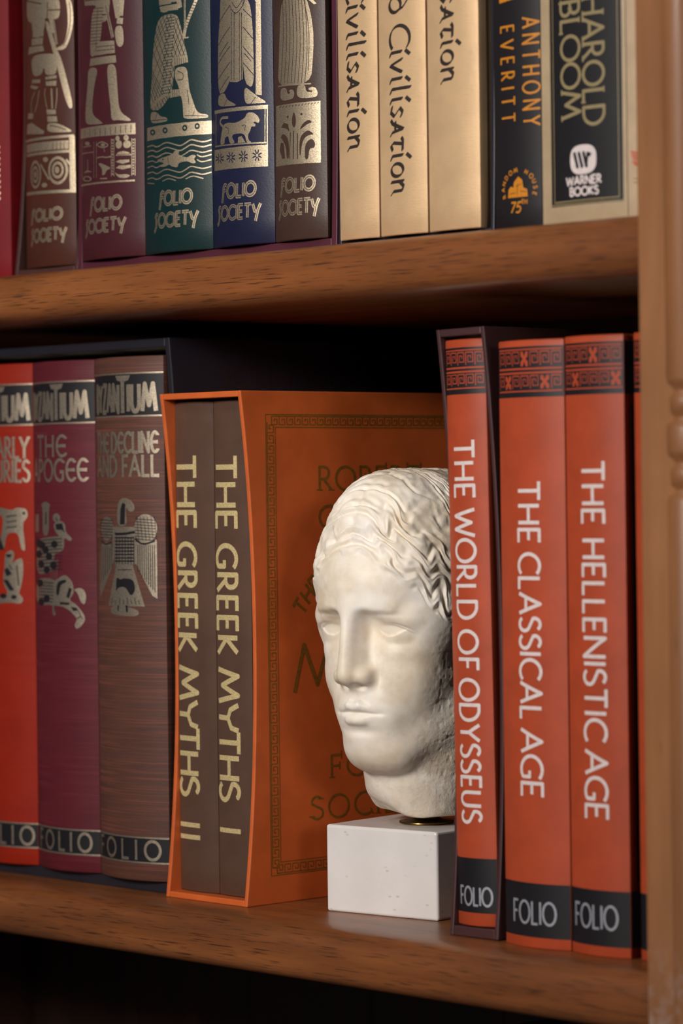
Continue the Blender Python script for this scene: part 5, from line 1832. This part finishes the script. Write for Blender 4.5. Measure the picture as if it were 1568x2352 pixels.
def face(p):
    p = p.copy()
    p[..., 2] = p[..., 2] - 0.045 * np.clip(p[..., 1], -10, 80)          # head carried very slightly back
    q = p.copy()
    q[..., 0] = np.abs(q[..., 0])
    u = p[..., 2]
    tp = 1 - 0.20 * step(u, 10, -20)
    hz = np.sqrt((q[..., 0] / (39.5 * tp)) ** 2 + ((p[..., 1] + 3) / (55.5 * tp)) ** 2)
    d = ((hz ** 3 + (np.abs(u - 11) / 62.0) ** 3) ** (1 / 3) - 1) * 42
    d = smin(d, ell(p, (0, 12.5, -20), (32.0, 37.5, 51)), 7)
    d = smin(d, ell(p, (0, 33.0, -54.5), (14.0, 14.0, 12.6)), 9)          # chin
    d = smin(d, cap(q, (28, 0, -35), (9, 32, -56), 10, 8.5), 9)           # jaw
    d = smin(d, ell(q, (16.0, 30, -20), (13.5, 15.0, 17)), 8)             # cheek
    d = smin(d, ell(p, (0, 39.2, -38.0), (17.5, 11.4, 14)), 8)              # mouth mound
    d = smin(d, ell(p, (0, 33.0, 20), (31, 24.5, 22)), 8)                 # forehead
    # brow
    d = smin(d, chain(q, [(4, 50.6, 7.4), (11, 49.8, 8.2), (18, 46.4, 8.6)], [4.2, 4.0, 3.6]), 8)
    d = smin(d, ell(q, (26.0, 26, 3), (11, 15, 15)), 9)                    # temple
    lu = np.interp(q[..., 0], [6, 9, 12, 16, 20, 24, 28, 32], [0.8, 1.4, 2.2, 2.6, 2.0, 0.4, -1.6, -3])
    fill = smax(ell(q, (19.5, 38.2, 5.2), (11.6, 9.8, 8.6)), lu + 1.4 - u, 1.2)   # full upper lids
    # eye sockets, deepest beside the nose
    d = smax(d, -ell(q, (12.5, 56.0, -1.0), (8.6, 9.0, 6.2)), 5.0)
    d = smax(d, -ell(q, (8.6, 56.4, -0.5), (4.4, 8.9, 6.8)), 4.5)
    # nose
    nose = chain(p, [(0, 52.0, 16), (0, 55.4, 5), (0, 57.3, -10), (0, 58.0, -21.8)], [5.5, 3.2, 3.0, 3.8])
    nose = smin(nose, cap(p, (0, 49.5, 2), (0, 50.5, -22), 4.6, 7.4), 5)
    nose = smin(nose, ell(q, (6.7, 50.0, -22.6), (4.2, 6.6, 4.4)), 3.6)
    d = smin(d, nose, 3.2)
    d = d + bumpf(q, (4.2, 52.6, -26.6), (2.4, 3.4, 1.7), 2.4)            # nostrils
    d = d + bumpf(q, (11.7, 49.0, -23.0), (1.8, 4, 4), 1.3)               # wing crease
    # eyeball and lids
    d = smin(d, fill, 2.6)
    d = smin(d, ell(q, (16.5, 35.5, -10.5), (10, 9.6, 6.0)), 5)              # below the eye
    ec = (17.0, 35.6, -1.4)
    er = (10.4, 10.3, 9.4)
    d = smin(d, ell(q, ec, er), 1.4)
    ll_ = np.interp(q[..., 0], [6, 9, 12, 16, 20, 24, 28, 32], [0.6, 0.0, -2.6, -4.2, -3.6, -1.4, -1.0, -2])
    e2 = ell(q, ec, (er[0] + 1.4, er[1] + 1.6, er[2] + 1.4))
    d = smin(d, smax(e2, lu - u, 0.35), 1.0)
    d = smin(d, smax(ell(q, ec, (er[0] + .6, er[1] + .5, er[2] + .5)), u - ll_, 0.5), 1.8)
    d = d + bumpf(q, (16.5, 50, 6.4), (8.5, 6, 1.3), 0.6)                 # fold above the lid
    # lips
    ul = chain(q, [(0, 51.6, -36.6), (2.8, 51.5, -36.0), (6.8, 49.4, -37.1), (10.8, 45.4, -38.6)], [2.1, 2.2, 1.6, .5])
    lw = chain(q, [(0, 49.6, -42.8), (3.8, 49.2, -42.5), (7.4, 47.4, -41.2), (10.2, 45.2, -39.6)], [2.9, 2.7, 1.8, .6])
    d = smin(d, ul, 1.6)
    d = smin(d, lw, 1.7)
    d = d + bumpf(q, (0, 51.6, -39.6), (9.8, 4.4, .8), 2.0)              # line between the lips
    d = d + bumpf(q, (11.4, 45.0, -39.0), (1.8, 4, 1.8), 0.8)
    d = d + bumpf(p, (0, 56, -30), (1.8, 4, 2.6), .7)                     # philtrum
    d = d + bumpf(p, (0, 48.5, -47.6), (8.5, 6, 2.4), 1.4)                  # hollow under the lip
    # neck
    pn = p.copy()
    pn[..., 0] *= 1.17
    d = smin(d, cap(pn, (0, -4.5, -45), (0, -1.5, -92), 38.5, 29.0), 4.0)
    return d


def head_sdf(p):
    d = face(p)
    u, f = p[..., 2], p[..., 1]
    d = smax(d, -(u + 87.4), 1.6)                                         # broken foot of the neck
    d = smax(d, (.83 * f - .55 * p[..., 0] - 17.0) * .6 - (u + 86.0) * .8, 4.0)
    return d


def surface_detail(p):
    """height added along the surface: hair locks, weathering"""
    p = p.copy()
    p[:, 2] = p[:, 2] - 0.045 * np.clip(p[:, 1], -10, 80)
    s, f, u = p[:, 0], p[:, 1], p[:, 2]
    sa = np.abs(s)
    n1 = vnoise(p / 14.0 + 40, 3)
    n2 = vnoise(p / 7.0 + 40, 5)
    n3 = vnoise(p / 2.6 + 40, 6)
    hm = hair_mask(p) + 1.6 * n2
    run = np.sqrt(sa ** 2 + (60 - f) ** 2 + 0.3 * (u - 36) ** 2)
    t = step(hm, -0.5, 4.5)
    wig = (1.9 + 1.1 * n1) * np.sin(run / 2.15 + hm / 5.0 + 3.0 * n1)
    c = hm * 0.95 + wig + 3.2 * n1 - 0.10 * run
    r1 = 0.5 + 0.5 * np.cos(2 * np.pi * c / 5.7)
    r1 = 1 - (1 - r1) ** 1.8
    r2 = 0.5 + 0.5 * np.cos(2 * np.pi * (c * 1.02 + 1.2 * n2) / 2.3)
    front = 1 - step(hm, 20, 40)
    amp = (0.75 + 0.65 * front) * (0.75 + 0.5 * n1 + 0.35 * n2)
    body = 0.6 + (0.3 + 0.7 * step(u, 16, 40)) * 3.4 * np.exp(-((hm - 19) / 11.0) ** 2) + 1.9 * step(hm, 14, 40)
    part = np.exp(-(s / 2.0) ** 2) * 0.9 * step(hm, 2, 8)
    h = t * (body * (0.55 + 0.45 * step(u, 2, 26)) + amp * (1.65 * (r1 - .55) + 0.38 * (r2 - .5) * (1 - step(hm, 26, 36))) - part + 0.38 * n3)
    # the calmer crown is set off by a shallow groove
    h = h - t * 1.1 * np.exp(-((hm - 24 - 3 * n1 - 1.2 * np.sin(run / 5)) / 1.6) ** 2)
    # weathering, heavier on her left cheek towards the ear
    wz = step(f, 40, 8) * (0.45 + 0.55 * step(s, 0, 20))
    pit = np.clip(vnoise(p / 4.2 + 40, 9) - .18, 0, 1) + 0.7 * np.clip(vnoise(p / 2.0 + 40, 8) - .2, 0, 1)
    h = h - wz * 0.95 * pit * (0.5 + 0.5 * step(u, 30, 0)) + 0.07 * n3 * (1 - t)
    # worn ear region
    h = h + 1.6 * np.exp(-(((f - 2) / 8) ** 2 + ((u + 6) / 15) ** 2)) * step(sa, 25, 35) * (1 + 0.8 * n2)
    low = step(u, -86, -70)
    return h * low + (1 - low) * 0.8 * n2


NA, NP = 720, 640
tt = np.linspace(0, 1, NA, endpoint=False)
az = 2 * np.pi * tt - 0.48 * np.sin(2 * np.pi * tt) + math.radians(28)      # denser on the front
pz = np.linspace(0.0, np.pi, NP + 2)[1:-1]
pz = pz + 0.10 * np.sin(2 * pz)
CEN = np.array([0.0, 4.0, -10.0])
AZ, PZ = np.meshgrid(az, pz)
DIR = np.stack([np.sin(PZ) * np.sin(AZ), np.sin(PZ) * np.cos(AZ), np.cos(PZ)], -1).reshape(-1, 3)


def radius(dirs, lo, hi, n):
    for _ in range(n):
        mid = (lo + hi) / 2
        ins = head_sdf(CEN + dirs * mid[:, None]) < 0
        lo, hi = np.where(ins, mid, lo), np.where(ins, hi, mid)
    return (lo + hi) / 2


# bracket on a coarse grid first, then refine every direction
cs = 4
Dc = DIR.reshape(NP, NA, 3)[::cs, ::cs].reshape(-1, 3)
last = np.full(len(Dc), 22.0)
for r in np.linspace(24, 110, 44):
    last = np.where(head_sdf(CEN + Dc * r) < 0, r, last)
L = last.reshape(-(-NP // cs), -(-NA // cs))
Lm = L.copy()
Lx = L.copy()
for dy in (-1, 0, 1):
    for dx in (-1, 0, 1):
        S = np.roll(np.roll(L, dx, 1), dy, 0)
        if dy == 1:
            S[0] = L[0]
        if dy == -1:
            S[-1] = L[-1]
        Lm, Lx = np.minimum(Lm, S), np.maximum(Lx, S)
up4 = lambda a: np.repeat(np.repeat(a, cs, 0), cs, 1)[:NP, :NA].reshape(-1)
RR = radius(DIR, up4(Lm) - 2.0, up4(Lx) + 4.0, 11)
P = CEN + DIR * RR[:, None]
G = P.reshape(NP, NA, 3)
du = np.roll(G, -1, 1) - np.roll(G, 1, 1)
dv = np.gradient(G, axis=0)
NRM = np.cross(du, dv).reshape(-1, 3)
NRM /= np.linalg.norm(NRM, axis=1)[:, None] + 1e-9
NRM *= np.sign((NRM * DIR).sum(1))[:, None]
NRM = 0.6 * NRM + 0.4 * DIR
P = P + NRM * surface_detail(P)[:, None]
V = np.stack([P[:, 0], -P[:, 1], P[:, 2]], -1) / 1000.0
g = V.reshape(NP, NA, 3)
V = np.vstack([V, g[0].mean(0), g[-1].mean(0)])
I = np.arange(NP * NA).reshape(NP, NA)
J = np.roll(I, -1, axis=1)
F = np.stack([I[:-1], J[:-1], J[1:], I[1:]], -1).reshape(-1, 4)
me = bpy.data.meshes.new('carved_head')
nT = NA
faces = F.tolist() + [(NP * NA, int(J[0, i]), int(I[0, i])) for i in range(NA)] + [(NP * NA + 1, int(I[-1, i]), int(J[-1, i])) for i in range(NA)]
me.from_pydata(V.tolist(), [], faces)
bm = bmesh.new()
bm.from_mesh(me)
bmesh.ops.recalc_face_normals(bm, faces=bm.faces)
bm.to_mesh(me)
bm.free()
ho = link('carved_head', me, MAT['marble'], head_root, True)
HEAD_W = Vector((0.0680, 0.0530, 0.1334))
ho.location = Matrix.Rotation(-PL_ROT, 3, 'Z') @ (HEAD_W - PL_C)
